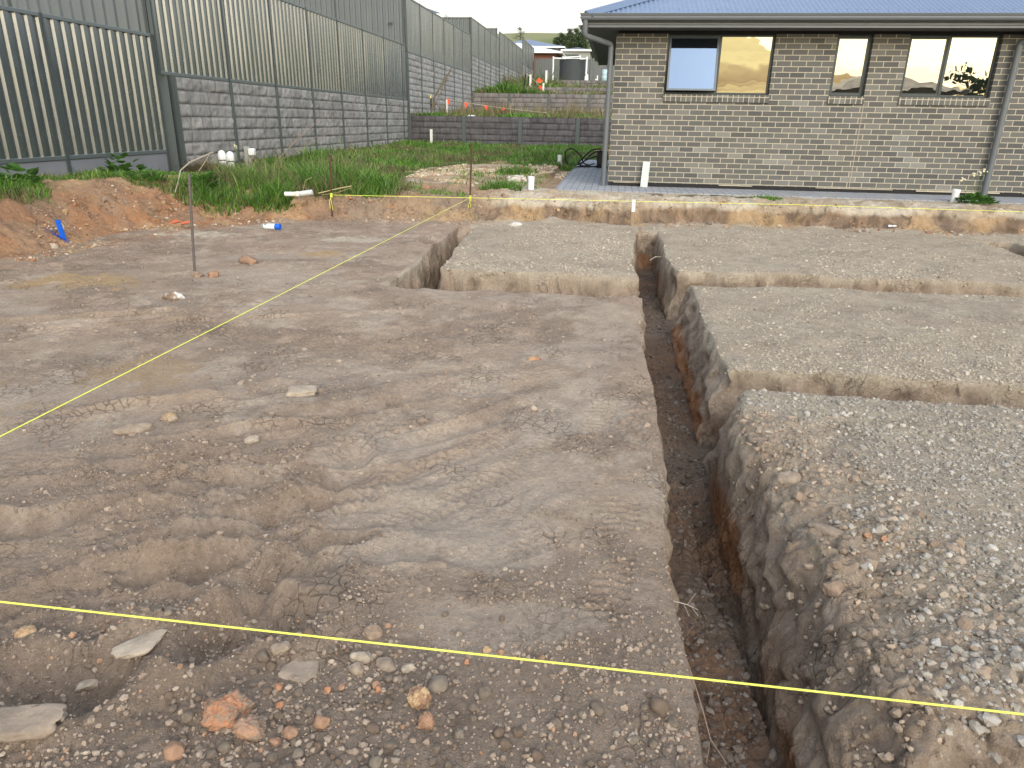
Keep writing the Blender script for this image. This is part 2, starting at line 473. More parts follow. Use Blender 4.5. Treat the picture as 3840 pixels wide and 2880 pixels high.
    c = mixc(c, C_GUND, yard * gm * .85)
    c = c * (1 + .10 * n3[..., None] + .06 * noise2(x * 60, y * 60, 111)[..., None])
    return np.clip(c, .01, .9)

def grass_cover(x, y):
    n = fbm(x, y, .45, 4, 201) + .35 * fbm(x, y, 1.7, 3, 202)
    far = ss(14.5, 19.5, y + .45 * (-x - 3.0))
    left = ss(-4.0, -5.6, x) * ss(9.6, 8.0, y) + ss(-3.2, -4.8, x) * ss(8.0, 10.5, y)
    g = n + 1.5 * np.clip(far + left, 0, 1) - .75
    g = g - 1.2 * ss(-2.2, -1.2, x) * ss(15.5, 12.5, y)
    return ss(-.1, .35, g)

def axis(segs):
    out = [segs[0][0]]
    for a, b, s in segs:
        n = max(1, int(round((b - a) / s)))
        out += list(a + (b - a) * (np.arange(1, n + 1) / n))
    return np.array(out, np.float32)

XS = axis([(-9.8, -7.0, .06), (-7.0, -4.0, .02), (-4.0, -2.2, .013), (-2.2, -1.9, .009), (-1.9, .18, .0085), (.18, .32, .0035), (.32, .5, .009), (.5, .82, .005), (.82, 2.4, .009), (2.4, 4.5, .014), (4.5, 7, .022), (7, 12.2, .06)])
YS = axis([(-2, .5, .05), (.5, 1.2, .009), (1.2, 1.6, .0055), (1.6, 3.0, .0068), (3.0, 3.7, .009), (3.7, 3.82, .004), (3.82, 4.05, .009), (4.05, 4.2, .004), (4.2, 5.75, .013),
           (5.75, 5.9, .004), (5.9, 6.4, .012), (6.4, 6.62, .004), (6.62, 6.95, .014), (6.95, 7.35, .005), (7.35, 9.4, .018), (9.4, 11.3, .012), (11.3, 12.45, .03)])
gx, gy = np.meshgrid(XS, YS)
gz, gk = site(gx, gy)
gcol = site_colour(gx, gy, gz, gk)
# pull the cut faces about in three dimensions so that they are broken earth, not ruled surfaces
wl = ss(.0, .08, gk['tf']) * ss(1.0, .9, gk['tf'])
wl = np.maximum(wl, np.clip(gk['brk'], 0, 1) * .8)
wl = np.maximum(wl, ss(.02, .15, gk['steep']) * ss(1, .85, gk['steep']) * .8)
px_ = gx + wl * (0.030 * noise3(gx * 7, gy * 7, gz * 9, 301) + 0.018 * noise3(gx * 15, gy * 15, gz * 15, 302) - 0.016 * np.abs(noise3(gx * 14, gy * 14, gz * 20, 307)) + 0.006 * noise3(gx * 40, gy * 40, gz * 30, 305))
py_ = gy + wl * (0.030 * noise3(gx * 7, gy * 7, gz * 9, 303) + 0.018 * noise3(gx * 15, gy * 15, gz * 15, 304) - 0.016 * np.abs(noise3(gx * 14, gy * 14, gz * 20, 308)) + 0.006 * noise3(gx * 40, gy * 40, gz * 30, 306))
V = np.stack([px_, py_, gz], -1).reshape(-1, 3)
ny, nx = gx.shape
ii = np.arange(nx * ny, dtype=np.int32).reshape(ny, nx)
Fq = np.stack([ii[:-1, :-1], ii[:-1, 1:], ii[1:, 1:], ii[1:, :-1]], -1).reshape(-1, 4)

def soil_material():
    t = NT('soil')
    a = t.add('ShaderNodeAttribute', attribute_name='Col').outputs['Color']
    n1 = t.noise(55, 5, .65); n2 = t.noise(240, 4, .7); n3 = t.noise(9, 4, .6)
    c = t.mix(n1, (.55, .54, .52, 1), (1.42, 1.43, 1.45, 1))
    c2 = t.mix(n2, (.74, .74, .74, 1), (1.26, 1.26, 1.26, 1))
    base = t.mix(1.0, t.mix(1.0, a, c, 'MULTIPLY'), c2, 'MULTIPLY')
    vo = t.add('ShaderNodeTexVoronoi'); vo.inputs['Scale'].default_value = 70; t.link(t.obj(), vo.inputs['Vector'])
    # small pale grit lying in the soil
    spk = t.ramp(vo.outputs['Distance'], [(.0, (1, 1, 1)), (.16, (1, 1, 1)), (.24, (0, 0, 0))])
    vr = t.ramp(vo.outputs['Color'], [(.72, (0, 0, 0)), (.76, (1, 1, 1))])
    m = t.add('ShaderNodeMath', operation='MULTIPLY'); t.link(spk, m.inputs[0]); t.link(vr, m.inputs[1])
    base = t.mix(m.outputs[0], base, t.mix(1.0, base, (1.6, 1.6, 1.62, 1), 'MULTIPLY'))
    # drying cracks and crumb joints in patches
    wv = t.add('ShaderNodeVectorMath', operation='ADD'); t.link(t.obj(), wv.inputs[0])
    nv = t.add('ShaderNodeTexNoise'); nv.inputs['Scale'].default_value = 14; t.link(t.obj(), nv.inputs['Vector'])
    sc_ = t.add('ShaderNodeVectorMath', operation='SCALE'); t.link(nv.outputs['Color'], sc_.inputs[0]); sc_.inputs['Scale'].default_value = .05
    t.link(sc_.outputs[0], wv.inputs[1])
    ve = t.add('ShaderNodeTexVoronoi', feature='DISTANCE_TO_EDGE'); ve.inputs['Scale'].default_value = 22; t.link(wv.outputs[0], ve.inputs['Vector'])
    ce = t.ramp(ve.outputs['Distance'], [(.0, (0, 0, 0)), (.07, (1, 1, 1))])
    pm = t.ramp(t.noise(2.2, 4, .6), [(.50, (0, 0, 0)), (.64, (1, 1, 1))])
    crk = t.mix(pm, (1, 1, 1, 1), ce)
    base = t.mix(1.0, base, t.mix(crk, (.62, .60, .58, 1), (1, 1, 1, 1)), 'MULTIPLY')
    t.setp(Base_Color=base, Roughness=.97)
    t.p.inputs['Specular IOR Level'].default_value = .12
    b = t.bump(crk, .010, .8, t.bump(n3, .012, .5)); b = t.bump(n1, .016, .9, b); b = t.bump(n2, .006, 1.0, b); b = t.bump(m.outputs[0], .004, .8, b)
    t.setp(Normal=b)
    return t.m
M_SOIL = soil_material()
ground = struct(np_mesh('ground', V, Fq, M_SOIL, cols=gcol.reshape(-1, 3), smooth=True))
del V, Fq, px_, py_, wl, gcol

def zat(x, y):
    z, _ = site(np.atleast_1d(np.asarray(x, np.float32)), np.atleast_1d(np.asarray(y, np.float32)))
    return z

# ------------------------------------------------------------------ the land round it
TX = axis([(-900, -200, 100), (-200, -60, 14), (-60, -12, 3), (-12, -9.5, .5), (-9.5, -7.62, .47), (-7.62, -7.4, .11), (-7.4, -.9, .1), (-.9, 2, .3), (2, 11.9, .9), (11.9, 60, 4), (60, 200, 14), (200, 900, 100)])
TY = axis([(-700, -100, 60), (-100, -20, 8), (-20, -1.95, 1), (-1.95, 12.38, 1.1), (12.38, 18, .1), (18, 26.56, .2), (26.56, 26.6, .04), (26.6, 38.66, .6), (38.66, 38.7, .04), (38.7, 48.06, .6), (48.06, 48.1, .04), (48.1, 59.56, .8), (59.56, 59.6, .04), (59.6, 100, 3), (100, 700, 12), (700, 1500, 80)])
tx, ty = np.meshgrid(TX, TY)
def land(x, y):
    z = yard_level(x, np.clip(y, 10.5, 26.5)) + .03 * fbm(x, y, .6, 3, 401) + .015 * fbm(x, y, 3, 2, 402)
    z = np.where(y > 26.58, 1.40 + .04 * fbm(x, y, .5, 3, 403), z)
    z = np.where(y > 38.68, 2.60 + .05 * fbm(x, y, .5, 3, 404), z)
    z = np.where(y > 48.08, 3.30, z); z = np.where(y > 59.58, 4.28, z)
    z = np.where(y > 66, 4.28 + np.clip(y - 66, 0, 60) * .03, z)
    hill = 37 * ss(130, 420, y) + .8 * fbm(x, y, .02, 3, 406) * ss(110, 200, y)
    z = z + hill - .10 * np.clip(y - 450, 0, 900)
    z = np.where((x < -7.5) & (y > 11.9) & (y < 66), np.where(y > 48, 4.5, np.where(y > 38.6, 4.2, np.where(y > 26.5, 3.3, 1.85))), z)
    behind = y < -1.9
    z = np.where(behind, .02 - .012 * np.clip(-y - 2, 0, 60) + .02 * fbm(x, y, .6, 3, 407), z)
    z = np.where((x > 2) & (y > 12.2) & (y < 66), .25, z)
    z = np.where((x > -1.25) & (y > 12) & (y < 23.5) & (x <= 2), .25, z)
    hole = (x > -9.6) & (x < 11.95) & (y > -1.97) & (y < 12.36)
    return np.where(hole, z - 1.6, z)
tz = land(tx, ty)
n1 = fbm(tx, ty, .25, 4, 411); n2 = fbm(tx, ty, 1.4, 4, 412)
tc = np.broadcast_to(C_TAN * 1.05, tx.shape + (3,)).copy()
tc = mixc(tc, C_SAND, ss(-.3, .3, n2) * .7)
tc = mixc(tc, C_PALE, ss(.0, .5, fbm(tx, ty, 3.0, 3, 415)) * (ty < 20) * .6)
tc = mixc(tc, C_GUND, grass_cover(tx.astype(np.float32), ty.astype(np.float32)) * .9)
tc = mixc(tc, np.array([.15, .15, .07]), ss(26.5, 27, ty) * .9)
tc = mixc(tc, np.array([.16, .19, .08]), ss(90, 130, ty))
tc = mixc(tc, np.array([.24, .24, .12]), ss(120, 160, ty) * ss(-.2, .5, fbm(tx, ty, .02, 4, 413)) * .8)
tc = mixc(tc, C_SOIL, ss(-1, -3, ty))
M_LAND = mat_attr('land', .95, .2, 3.0)
jx = tx.shape[1]; jy = tx.shape[0]
ii = np.arange(jx * jy, dtype=np.int32).reshape(jy, jx)
struct(np_mesh('terrain', np.stack([tx, ty, tz], -1).reshape(-1, 3), np.stack([ii[:-1, :-1], ii[:-1, 1:], ii[1:, 1:], ii[1:, :-1]], -1).reshape(-1, 4), M_SOIL, cols=tc.reshape(-1, 3), smooth=False))
def land_at(x, y): return land(np.atleast_1d(np.asarray(x, np.float32)), np.atleast_1d(np.asarray(y, np.float32)))
# ------------------------------------------------------------------ brick house
def brick_material(name, soldier=False):
    t = NT(name)
    o = t.obj(); sp = t.add('ShaderNodeSeparateXYZ'); t.link(o, sp.inputs[0])
    ad = t.add('ShaderNodeMath', operation='ADD'); t.link(sp.outputs[0], ad.inputs[0]); t.link(sp.outputs[1], ad.inputs[1])
    cb = t.add('ShaderNodeCombineXYZ'); t.link(ad.outputs[0], cb.inputs[0]); t.link(sp.outputs[2], cb.inputs[1])
    def bk(seed, c1, c2, mo):
        b = t.add('ShaderNodeTexBrick'); t.link(cb.outputs[0], b.inputs['Vector'])
        b.offset = 0.0 if soldier else 0.5; b.squash = 1.0
        for k, v in (('Scale', 1.0), ('Mortar Size', .0068), ('Mortar Smooth', .15), ('Bias', 0.0), ('Brick Width', .086 if soldier else .240), ('Row Height', .30 if soldier else .086)):
            b.inputs[k].default_value = v
        b.inputs['Color1'].default_value = c1; b.inputs['Color2'].default_value = c2; b.inputs['Mortar'].default_value = mo
        return b
    b1 = bk(0, (0, 0, 0, 1), (1, 1, 1, 1), (.5, .5, .5, 1))
    tone = t.ramp(b1.outputs['Color'], [(.0, (.088, .090, .090)), (.22, (.106, .108, .105)), (.5, (.122, .124, .119)), (.78, (.142, .143, .136)), (.95, (.185, .187, .178)), (1, (.22, .222, .212))])
    big = t.noise(.8, 4, .6)
    tone = t.mix(t.ramp(big, [(.35, (0, 0, 0)), (.75, (1, 1, 1))]), tone, t.mix(1.0, tone, (1.15, 1.10, 1.0, 1), 'MULTIPLY'))
    g = t.noise(38, 5, .7)
    tone = t.mix(1.0, tone, t.mix(g, (.78, .78, .78, 1), (1.22, 1.22, 1.22, 1)), 'MULTIPLY')
    mort = t.mix(t.noise(3, 4), (.43, .395, .30, 1), (.51, .47, .37, 1))
    base = t.mix(b1.outputs['Fac'], tone, mort)
    t.setp(Base_Color=base, Roughness=.85)
    t.p.inputs['Specular IOR Level'].default_value = .25
    inv = t.add('ShaderNodeInvert'); t.link(b1.outputs['Fac'], inv.inputs['Color'])
    t.setp(Normal=t.bump(g, .002, .6, t.bump(inv.outputs[0], .006, .8)))
    return t.m
M_BRICK = brick_material('brick'); M_SOLDIER = brick_material('brick_on_edge', True)
M_TRIM = mat_simple('dark_grey_trim', (.128, .142, .150), .38, .12, 3, 0, .5)
M_SOFFIT = mat_simple('soffit_board', (.110, .118, .115), .7, .06, 2)
M_FRAME = mat_simple('window_frame_aluminium', (.040, .052, .056), .35, .1, 4, .3, .5)
M_BLACK = mat_simple('black_membrane_and_shade', (.008, .008, .009), .6, .3, 9)  # also paints the shade strips under the eaves
M_CREAM = mat_simple('mortar_squeeze', (.50, .45, .34), .9, .2, 9)
def roof_material():
    t = NT('corrugated_roof_steel')
    t.setp(Base_Color=t.mix(t.noise(1.5, 4), (.24, .315, .435, 1), (.29, .365, .485, 1)), Metallic=.8, Roughness=t.ramp(t.noise(7, 4), [(.3, (.30,) * 3), (.7, (.40,) * 3)]))  # blue of the reflected sky put into the base colour
    return t.m
M_ROOF = roof_material()
def glass_material(name, refl=.33, tint=(.90, .92, .90), wob=.0016):
    t = NT(name)
    g = t.add('ShaderNodeBsdfAnisotropic'); g.inputs['Roughness'].default_value = .004; g.inputs['Color'].default_value = (*tint, 1)
    d = t.add('ShaderNodeBsdfDiffuse'); d.inputs['Color'].default_value = (.012, .015, .016, 1)
    m = t.add('ShaderNodeMixShader'); m.inputs[0].default_value = refl
    t.link(d.outputs[0], m.inputs[1]); t.link(g.outputs[0], m.inputs[2]); t.link(m.outputs[0], t.n['Material Output'].inputs[0])
    t.link(t.bump(t.noise(2.2, 2, .4), wob), g.inputs['Normal'])
    return t.m
M_GLASS = glass_material('reflective_glass', .40, (.92, .86, .68))  # yellow of the mirrored sunset sky put into the tint
M_GLASSB = glass_material('painted_sky_reflection_glass', .33, (.20, .29, .44))  # blue of the mirrored higher sky painted in as tint

HX0, HX1, HY0, HY1 = -.075, 13.2, 13.30, 20.75
BZ0, BZ1 = .350, 2.744
house = thing('brick_house', 'single storey grey brick house with blue-grey corrugated hip roof beside the excavation', 'house', (HX0, HY0, .28))
OPEN = [(.775, 2.512), (3.470, 4.030), (4.580, 5.962)]; OZ = 1.815
wb = MB()
def wall_rect(x0, x1, z0, z1): wb.box(x0, x1, HY0, HY0 + .11, z0, z1)
def front():
    # one sheet with three openings, cut into butting rectangles
    xs = [HX0] + [v for o in OPEN for v in o] + [HX1]
    m = MB()
    def q(x0, x1, z0, z1): m.poly([(x0, HY0, z0), (x1, HY0, z0), (x1, HY0, z1), (x0, HY0, z1)])
    for i in range(len(xs) - 1):
        if i % 2 == 0: q(xs[i], xs[i + 1], BZ0, OZ); q(xs[i], xs[i + 1], OZ, BZ1)
        else: q(xs[i], xs[i + 1], BZ0, OZ)
    for (a, b) in OPEN:   # reveals
        m.poly([(a, HY0, OZ), (a, HY0, BZ1), (a, HY0 + .11, BZ1), (a, HY0 + .11, OZ)])
        m.poly([(b, HY0, OZ), (b, HY0 + .11, OZ), (b, HY0 + .11, BZ1), (b, HY0, BZ1)])
    # the gable-less side and back
    m.poly([(HX0, HY1, BZ0), (HX0, HY0, BZ0), (HX0, HY0, BZ1), (HX0, HY1, BZ1)])
    m.poly([(HX1, HY0, BZ0), (HX1, HY1, BZ0), (HX1, HY1, BZ1), (HX1, HY0, BZ1)])
    m.poly([(HX1, HY1, BZ0), (HX0, HY1, BZ0), (HX0, HY1, BZ1), (HX1, HY1, BZ1)])
    return m.build('wall', M_BRICK, house)
wall_o = front()
MB().box(4.044, 4.054, HY0 - .004, HY0 + .01, BZ0, 1.70).build('control_joint', mat_simple('sealant', (.40, .35, .28), .8, .1), wall_o)
# slab edge membrane and mortar squeezed out below the first course
MB().box(HX0 + .012, HX1 - .012, HY0 + .012, HY0 + .2, .24, .352).box(HX0 + .012, HX0 + .2, HY0 + .2, HY1, .24, .352).build('damp_course', M_BLACK, house)
xx = HX0 + .1
while xx < 9:
    ln = random.uniform(.3, 1.5); hh = random.uniform(.008, .022)
    if random.random() < .75: MB().box(xx, xx + ln, HY0 - random.uniform(.004, .014), HY0 + .05, BZ0 - hh, BZ0 - .001).build('mortar_bead', M_CREAM, house)
    xx += ln + random.uniform(.05, .5)
# eaves
FZ0, FZ1, FY = 2.786, 2.886, 12.85; FXL = -.555
MB().box(FXL + .02, HX1 + .5, FY + .022, HY0 + .3, 2.792, 2.802).box(FXL + .022, HX0 + .3, HY0 + .3, HY1 + .45, 2.792, 2.802).build('soffit', M_SOFFIT, house)
MB().box(HX0 + .03, HX1, HY0 + .03, HY0 + .1, BZ1 - .01, 2.792).box(HX0 + .03, HX0 + .1, HY0 + .1, HY1, BZ1 - .01, 2.792).build('eave_gap_shade', M_BLACK, house)  # black strip painting the shadow gap between brick top and soffit
prof = [(0, FZ0 - 2.8), (.022, FZ0 - 2.8), (.022, FZ0 + .03 - 2.8), (.014, FZ0 + .036 - 2.8), (.022, FZ0 + .042 - 2.8), (.022, FZ0 + .066 - 2.8), (.014, FZ0 + .072 - 2.8), (.022, FZ0 + .078 - 2.8), (.022, 2.93 - 2.8), (0, 2.93 - 2.8)]
MB().sweep(prof, [((HX1 + .5, FY + .022, 2.8), (0, -1)), ((FXL + .022, FY + .022, 2.8), (-1, -1)), ((FXL + .022, HY1 + .45, 2.8), (-1, 0))]).build('fascia', M_TRIM, house)
gp = [(0, .02), (.06, 0), (.085, .004), (.100, .022), (.105, .04), (.098, .055), (.110, .08), (.115, .098), (.105, .102), (.098, .09), (.09, .04), (.075, .018), (.012, .03), (.012, .09), (0, .09)]
MB().sweep(gp, [((HX1 + .5, FY - .004, 2.878), (0, -1)), ((FXL - .004, FY - .004, 2.878), (-1, -1)), ((FXL - .004, HY1 + .45, 2.878), (-1, 0))]).build('gutter', M_TRIM, house)
# corrugated hip roof, 22 degrees
PITCH = math.tan(R(21.0)); ex0, ey0, ez = FXL - .05, FY - .05, 2.955; ex1, ey1 = HX1 + .6, HY1 + .5
mid = (ey1 - ey0) / 2
def corr(front_slope):
    n = int((ex1 - ex0) / .076 * 8) if front_slope else int((ey1 - ey0) / .076 * 6)
    t = np.linspace(0, 1, n + 1)
    if front_slope:
        x = ex0 + (ex1 - ex0) * t; run = np.minimum(np.minimum(x - ex0, ex1 - x), mid)
        c = .0085 * np.cos(x / .076 * 2 * np.pi)
        V = np.stack([np.stack([x, np.full_like(x, ey0), ez + c], -1), np.stack([x, ey0 + run, ez + c + run * PITCH], -1)], 1)
    else:
        y = ey0 + (ey1 - ey0) * t; run = np.minimum(y - ey0, ey1 - y)
        c = .0085 * np.cos(y / .076 * 2 * np.pi)
        V = np.stack([np.stack([np.full_like(y, ex0), y, ez + c], -1), np.stack([ex0 + run, y, ez + c + run * PITCH], -1)], 1)
    i = np.arange(n) * 2
    F = np.stack([i, i + 2, i + 3, i + 1], -1)
    return V.reshape(-1, 3), F
v1, f1 = corr(True); v2, f2 = corr(False)
roof = np_mesh('roof', np.concatenate([v1, v2]), np.concatenate([f1, f2[:, ::-1] + len(v1)]), M_ROOF, house, smooth=True)
MB().poly([(ex0, ey1, ez), (ex1, ey1, ez), (ex1 - mid, ey0 + mid, ez + mid * PITCH), (ex0 + mid, ey0 + mid, ez + mid * PITCH)]).poly([(ex1, ey1, ez), (ex1, ey0, ez), (ex1 - mid, ey0 + mid, ez + mid * PITCH)]).build('back_slope', M_ROOF, roof)
def cap(a, b, u):
    # rolled hip capping: two wings and a roll
    a, b = Vector(a), Vector(b); d = (b - a).normalized(); s = d.cross(Vector((0, 0, 1))).normalized(); up = s.cross(d)
    m = MB(); pr = [(-.15, -.058), (-.03, .008), (-.02, .022), (0, .03), (.02, .022), (.03, .008), (.15, -.058), (.145, -.07), (-.145, -.07)]
    base = []
    for p in (a, b):
        base.append([p + s * q[0] + up * (q[1] + .02) for q in pr])
    n = len(pr)
    m.v = [tuple(v) for v in base[0] + base[1]]
    m.f = [(i, (i + 1) % n, n + (i + 1) % n, n + i) for i in range(n)] + [tuple(range(n))[::-1], tuple(range(n, 2 * n))]
    return m.build('hip_capping', M_ROOF, roof)
cap((ex0 + .02, ey0 + .02, ez + .02), (ex0 + mid, ey0 + mid, ez + mid * PITCH + .02), 0)
cap((ex0 + mid, ey0 + mid, ez + mid * PITCH + .02), (ex1 - mid, ey0 + mid, ez + mid * PITCH + .02), 0)
x = ex0 + .45; first = None
while x < 8:
    y = ey0 + .28
    if first is None: first = MB().lathe(0, 0, [(.010, 0), (.010, .004), (.006, .006), (.006, .012)], 8).build('roof_screw', M_TRIM, roof, loc=(0, 0, 0))
    s_ = first if x < ex0 + .5 else first.copy()
    if s_ is not first: COL.objects.link(s_)
    s_.location = Vector((x, y, ez + .28 * PITCH + .002)) - wpos(roof); x += .152

# windows: frame, panes and the brick-on-edge sill
FYW = HY0 + .075
def frame_bars(m, x0, x1, z0, z1, w, y0, y1):
    m.box(x0, x0 + w, y0, y1, z0, z1); m.box(x1 - w, x1, y0, y1, z0, z1)
    m.box(x0 + w, x1 - w, y0, y1, z0, z0 + w); m.box(x0 + w, x1 - w, y0, y1, z1 - w, z1)
WZ1 = 2.742
def window(x0, x1, mull, tilt, label=None):
    w = MB(); frame_bars(w, x0 + .002, x1 - .002, OZ + .003, WZ1, .034, FYW, FYW + .05)
    if mull: w.box(mull - .022, mull + .022, FYW - .004, FYW + .046, OZ + .037, WZ1 - .034)
    fr = w.build('window', M_FRAME, house, bevel=.003)
    panes = [(x0 + .036, (mull - .022) if mull else x1 - .036)] + ([(mull + .022, x1 - .036)] if mull else [])
    for i, (a, b) in enumerate(panes):
        zt, zb = WZ1 - .034, OZ + .037
        if i == 0 and tilt:
            th = R(tilt); h = zt - zb
            s = MB(); frame_bars(s, a + .002, b - .002, 0, h, .030, -.022, .006)
            o = s.build('sash', mat_simple('awning_sash_blue_grey', (.11, .135, .16), .35, .1), fr, loc=None)
            M = Matrix.Translation((0, FYW + .01, zt)) @ Matrix.Rotation(-th, 4, 'X') @ Matrix.Translation((0, 0, -h))
            off = wpos(fr); o.data.transform(Matrix.Translation(-off) @ M @ Matrix.Translation(off))
            p = MB().poly([(a + .03, -.006, .03), (b - .03, -.006, .03), (b - .03, -.006, h - .03), (a + .03, -.006, h - .03)])
            g = p.build('pane', M_GLASSB, fr); g.data.transform(Matrix.Translation(-off) @ M @ Matrix.Translation(off))
        else:
            m = MB(); m.poly([(a, FYW + .024, zb), (b, FYW + .024, zb), (b, FYW + .024, zt), (a, FYW + .024, zt)])
            m.build('pane', M_GLASS, fr)
            if i == 0:
                s = MB(); frame_bars(s, a, b, zb, zt, .024, FYW + .008, FYW + .022); s.build('sash', M_FRAME, fr)
    # dark room sheet; eave shade painted as a strip at the head behind the frame
    MB().box(x0, x1, FYW + .055, FYW + .06, OZ, WZ1 + .05).build('backing', M_BLACK, fr)
    MB().box(x0 + .003, x1 - .003, HY0 + .02, HY0 + .11, WZ1 + .002, 2.790).build('head_shade', M_BLACK, fr)
    s = MB(); s.box(x0 - .005, x1 + .01, HY0 - .030, HY0 + .072, OZ - .118, OZ - .002)
    so_ = s.build('sill', M_SOLDIER, house, bevel=.004)
    return fr
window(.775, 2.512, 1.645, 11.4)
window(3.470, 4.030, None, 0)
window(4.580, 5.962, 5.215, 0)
# downpipes
def pipe(pts, r, brs):
    p = MB().tube(pts, r, 16).build('downpipe', M_TRIM, house, smooth=True)
    for z in brs: MB().tube([(pts[-1][0], pts[-1][1], z), (pts[-1][0], pts[-1][1], z + .025)], r + .004, 16).build('bracket', M_TRIM, p)
def bend(pts, rad=.05, n=4):
    pts = [Vector(p) for p in pts]; out = [pts[0]]
    for i in range(1, len(pts) - 1):
        a = (pts[i - 1] - pts[i]).normalized(); c = (pts[i + 1] - pts[i]).normalized()
        p0 = pts[i] + a * rad; p1 = pts[i] + c * rad
        for k in range(n + 1):
            t = k / n; out.append(p0 * (1 - t) ** 2 + pts[i] * 2 * t * (1 - t) + p1 * t * t)
    return out + [pts[-1]]
pipe(bend([(-.585, 12.80, 2.89), (-.585, 12.82, 2.665), (-.155, 13.22, 2.57), (-.155, 13.22, .285)]), .043, (2.25, 1.1))
pipe(bend([(6.56, 12.80, 2.89), (6.56, 12.83, 2.72), (6.18, 13.20, 2.62), (6.18, 13.20, .285)]), .050, (2.2, .95))

# ------------------------------------------------------------------ paving round the house
def paver_material():
    t = NT('concrete_pavers')
    o = t.obj(); sp = t.add('ShaderNodeSeparateXYZ'); t.link(o, sp.inputs[0])
    def bk(rot, w, h):
        cb = t.add('ShaderNodeCombineXYZ'); t.link(sp.outputs[0 if not rot else 1], cb.inputs[0]); t.link(sp.outputs[1 if not rot else 0], cb.inputs[1])
        b = t.add('ShaderNodeTexBrick'); t.link(cb.outputs[0], b.inputs['Vector']); b.offset = .5
        for k, v in (('Scale', 1.0), ('Mortar Size', .004), ('Mortar Smooth', .2), ('Bias', -.1), ('Brick Width', w), ('Row Height', h)): b.inputs[k].default_value = v
        b.inputs['Color1'].default_value = (.27, .29, .315, 1); b.inputs['Color2'].default_value = (.34, .36, .38, 1); b.inputs['Mortar'].default_value = (.075, .075, .075, 1)
        return b
    b = bk(1, .23, .115)
    g = t.noise(60, 5, .7)
    c = t.mix(1.0, b.outputs['Color'], t.mix(g, (.8, .8, .8, 1), (1.2, 1.2, 1.2, 1)), 'MULTIPLY')
    c = t.mix(t.ramp(t.noise(2.5, 5, .6), [(.52, (0, 0, 0)), (.75, (.55, .55, .55))]), c, (.36, .33, .28, 1))
    t.setp(Base_Color=c, Roughness=.8)
    inv = t.add('ShaderNodeInvert'); t.link(b.outputs['Fac'], inv.inputs['Color'])
    t.setp(Normal=t.bump(g, .002, .5, t.bump(inv.outputs[0], .004, .8)))
    return t.m
M_PAVE = paver_material()
pv = MB().box(-.945, HX0 + .10, 12.26, 22.4, .20, .284).box(HX0 + .10, 12.0, 12.26, HY0 + .05, .20, .284)
struct(pv.build('path', M_PAVE))
# ------------------------------------------------------------------ steel panel fences and concrete sleeper walls
def metal_material(name, rgb, rough=.30, spec=.5):
    t = NT(name)
    n = t.noise(1.3, 5, .6); st = t.noise(5, 3, .6)
    lo = (*[v * .88 for v in rgb], 1); hi = (*[v * 1.14 for v in rgb], 1)
    c = t.mix(n, lo, hi)
    t.setp(Base_Color=c, Roughness=t.ramp(st, [(.3, (rough * .85,) * 3), (.7, (rough * 1.25,) * 3)]))
    t.p.inputs['Specular IOR Level'].default_value = spec; t.p.inputs['IOR'].default_value = 1.8
    return t.m
M_STEEL = metal_material('fence_steel_grey_green', (.050, .066, .066), .23, 1.0)
M_RAIL = metal_material('fence_rail_steel', (.085, .105, .108), .34, .6)
M_FPOST = metal_material('fence_post_steel', (.050, .064, .066), .40, .3)
M_POST = metal_material('painted_wall_post', (.070, .086, .084), .45, .3)

def sleeper_material(name, tone, streak):
    t = NT(name)
    a = t.add('ShaderNodeAttribute', attribute_name='Col').outputs['Color']
    g = t.noise(30, 6, .7); b = t.noise(3.2, 5, .65)
    c = t.mix(1.0, a, t.mix(g, (.70, .70, .70, 1), (1.30, 1.30, 1.30, 1)), 'MULTIPLY')
    c = t.mix(t.ramp(b, [(.35, (0, 0, 0)), (.7, (.5, .5, .5))]), c, t.mix(1.0, c, (.78, .75, .75, 1), 'MULTIPLY'))
    mp = t.add('ShaderNodeMapping'); mp.inputs['Scale'].default_value = (14, 14, 2.2); t.link(t.obj(), mp.inputs[0])
    ns = t.noise(1.0, 5, .65, mp.outputs[0])
    c = t.mix(t.ramp(ns, [(.48, (0, 0, 0)), (.72, (streak,) * 3)]), c, (.50, .50, .50, 1))
    t.setp(Base_Color=c, Roughness=.92)
    t.p.inputs['Specular IOR Level'].default_value = .2
    t.setp(Normal=t.bump(g, .006, .8, t.bump(t.noise(9, 5, .6), .02, .6)))
    return t.m
M_SLEEP = sleeper_material('split_face_concrete', None, .25)
M_SLEEPW = sleeper_material('split_face_concrete_streaked', None, .75)
M_SLEEPD = sleeper_material('split_face_concrete_dark', None, .10)

def frame_xy(axis, p0):
    """map (along, out, z) to world: along runs +Y facing +X, or along runs +X facing -Y"""
    if axis == 'y': return lambda a, o, z: (p0 + o, a, z)
    return lambda a, o, z: (a, p0 - o, z)

def rib_panel(parent, fr, a0, a1, z0, z1, mat=None):
    P = .1975; prof = []; n = max(2, int(round((a1 - a0) / P))); p = (a1 - a0) / n
    for i in range(n):
        s = a0 + i * p
        prof += [(s, 0), (s + p * .395, 0), (s + p * .50, -.032), (s + p * .895, -.032)]
    prof.append((a1, 0))
    jit = [random.uniform(-.004, .004) for _ in prof]
    V = []; zs = [z0, z0 + (z1 - z0) * .33, z0 + (z1 - z0) * .66, z1]
    for zi, z in enumerate(zs):
        for (a, o), j in zip(prof, jit): V.append(fr(a, o + j * (zi in (1, 2)) * random.uniform(.4, 1), z))
    k = len(prof); F = []
    for r in range(3):
        for i in range(k - 1): F.append((r * k + i, r * k + i + 1, (r + 1) * k + i + 1, (r + 1) * k + i))
    return np_mesh('panel', V, F, mat or M_STEEL, parent)

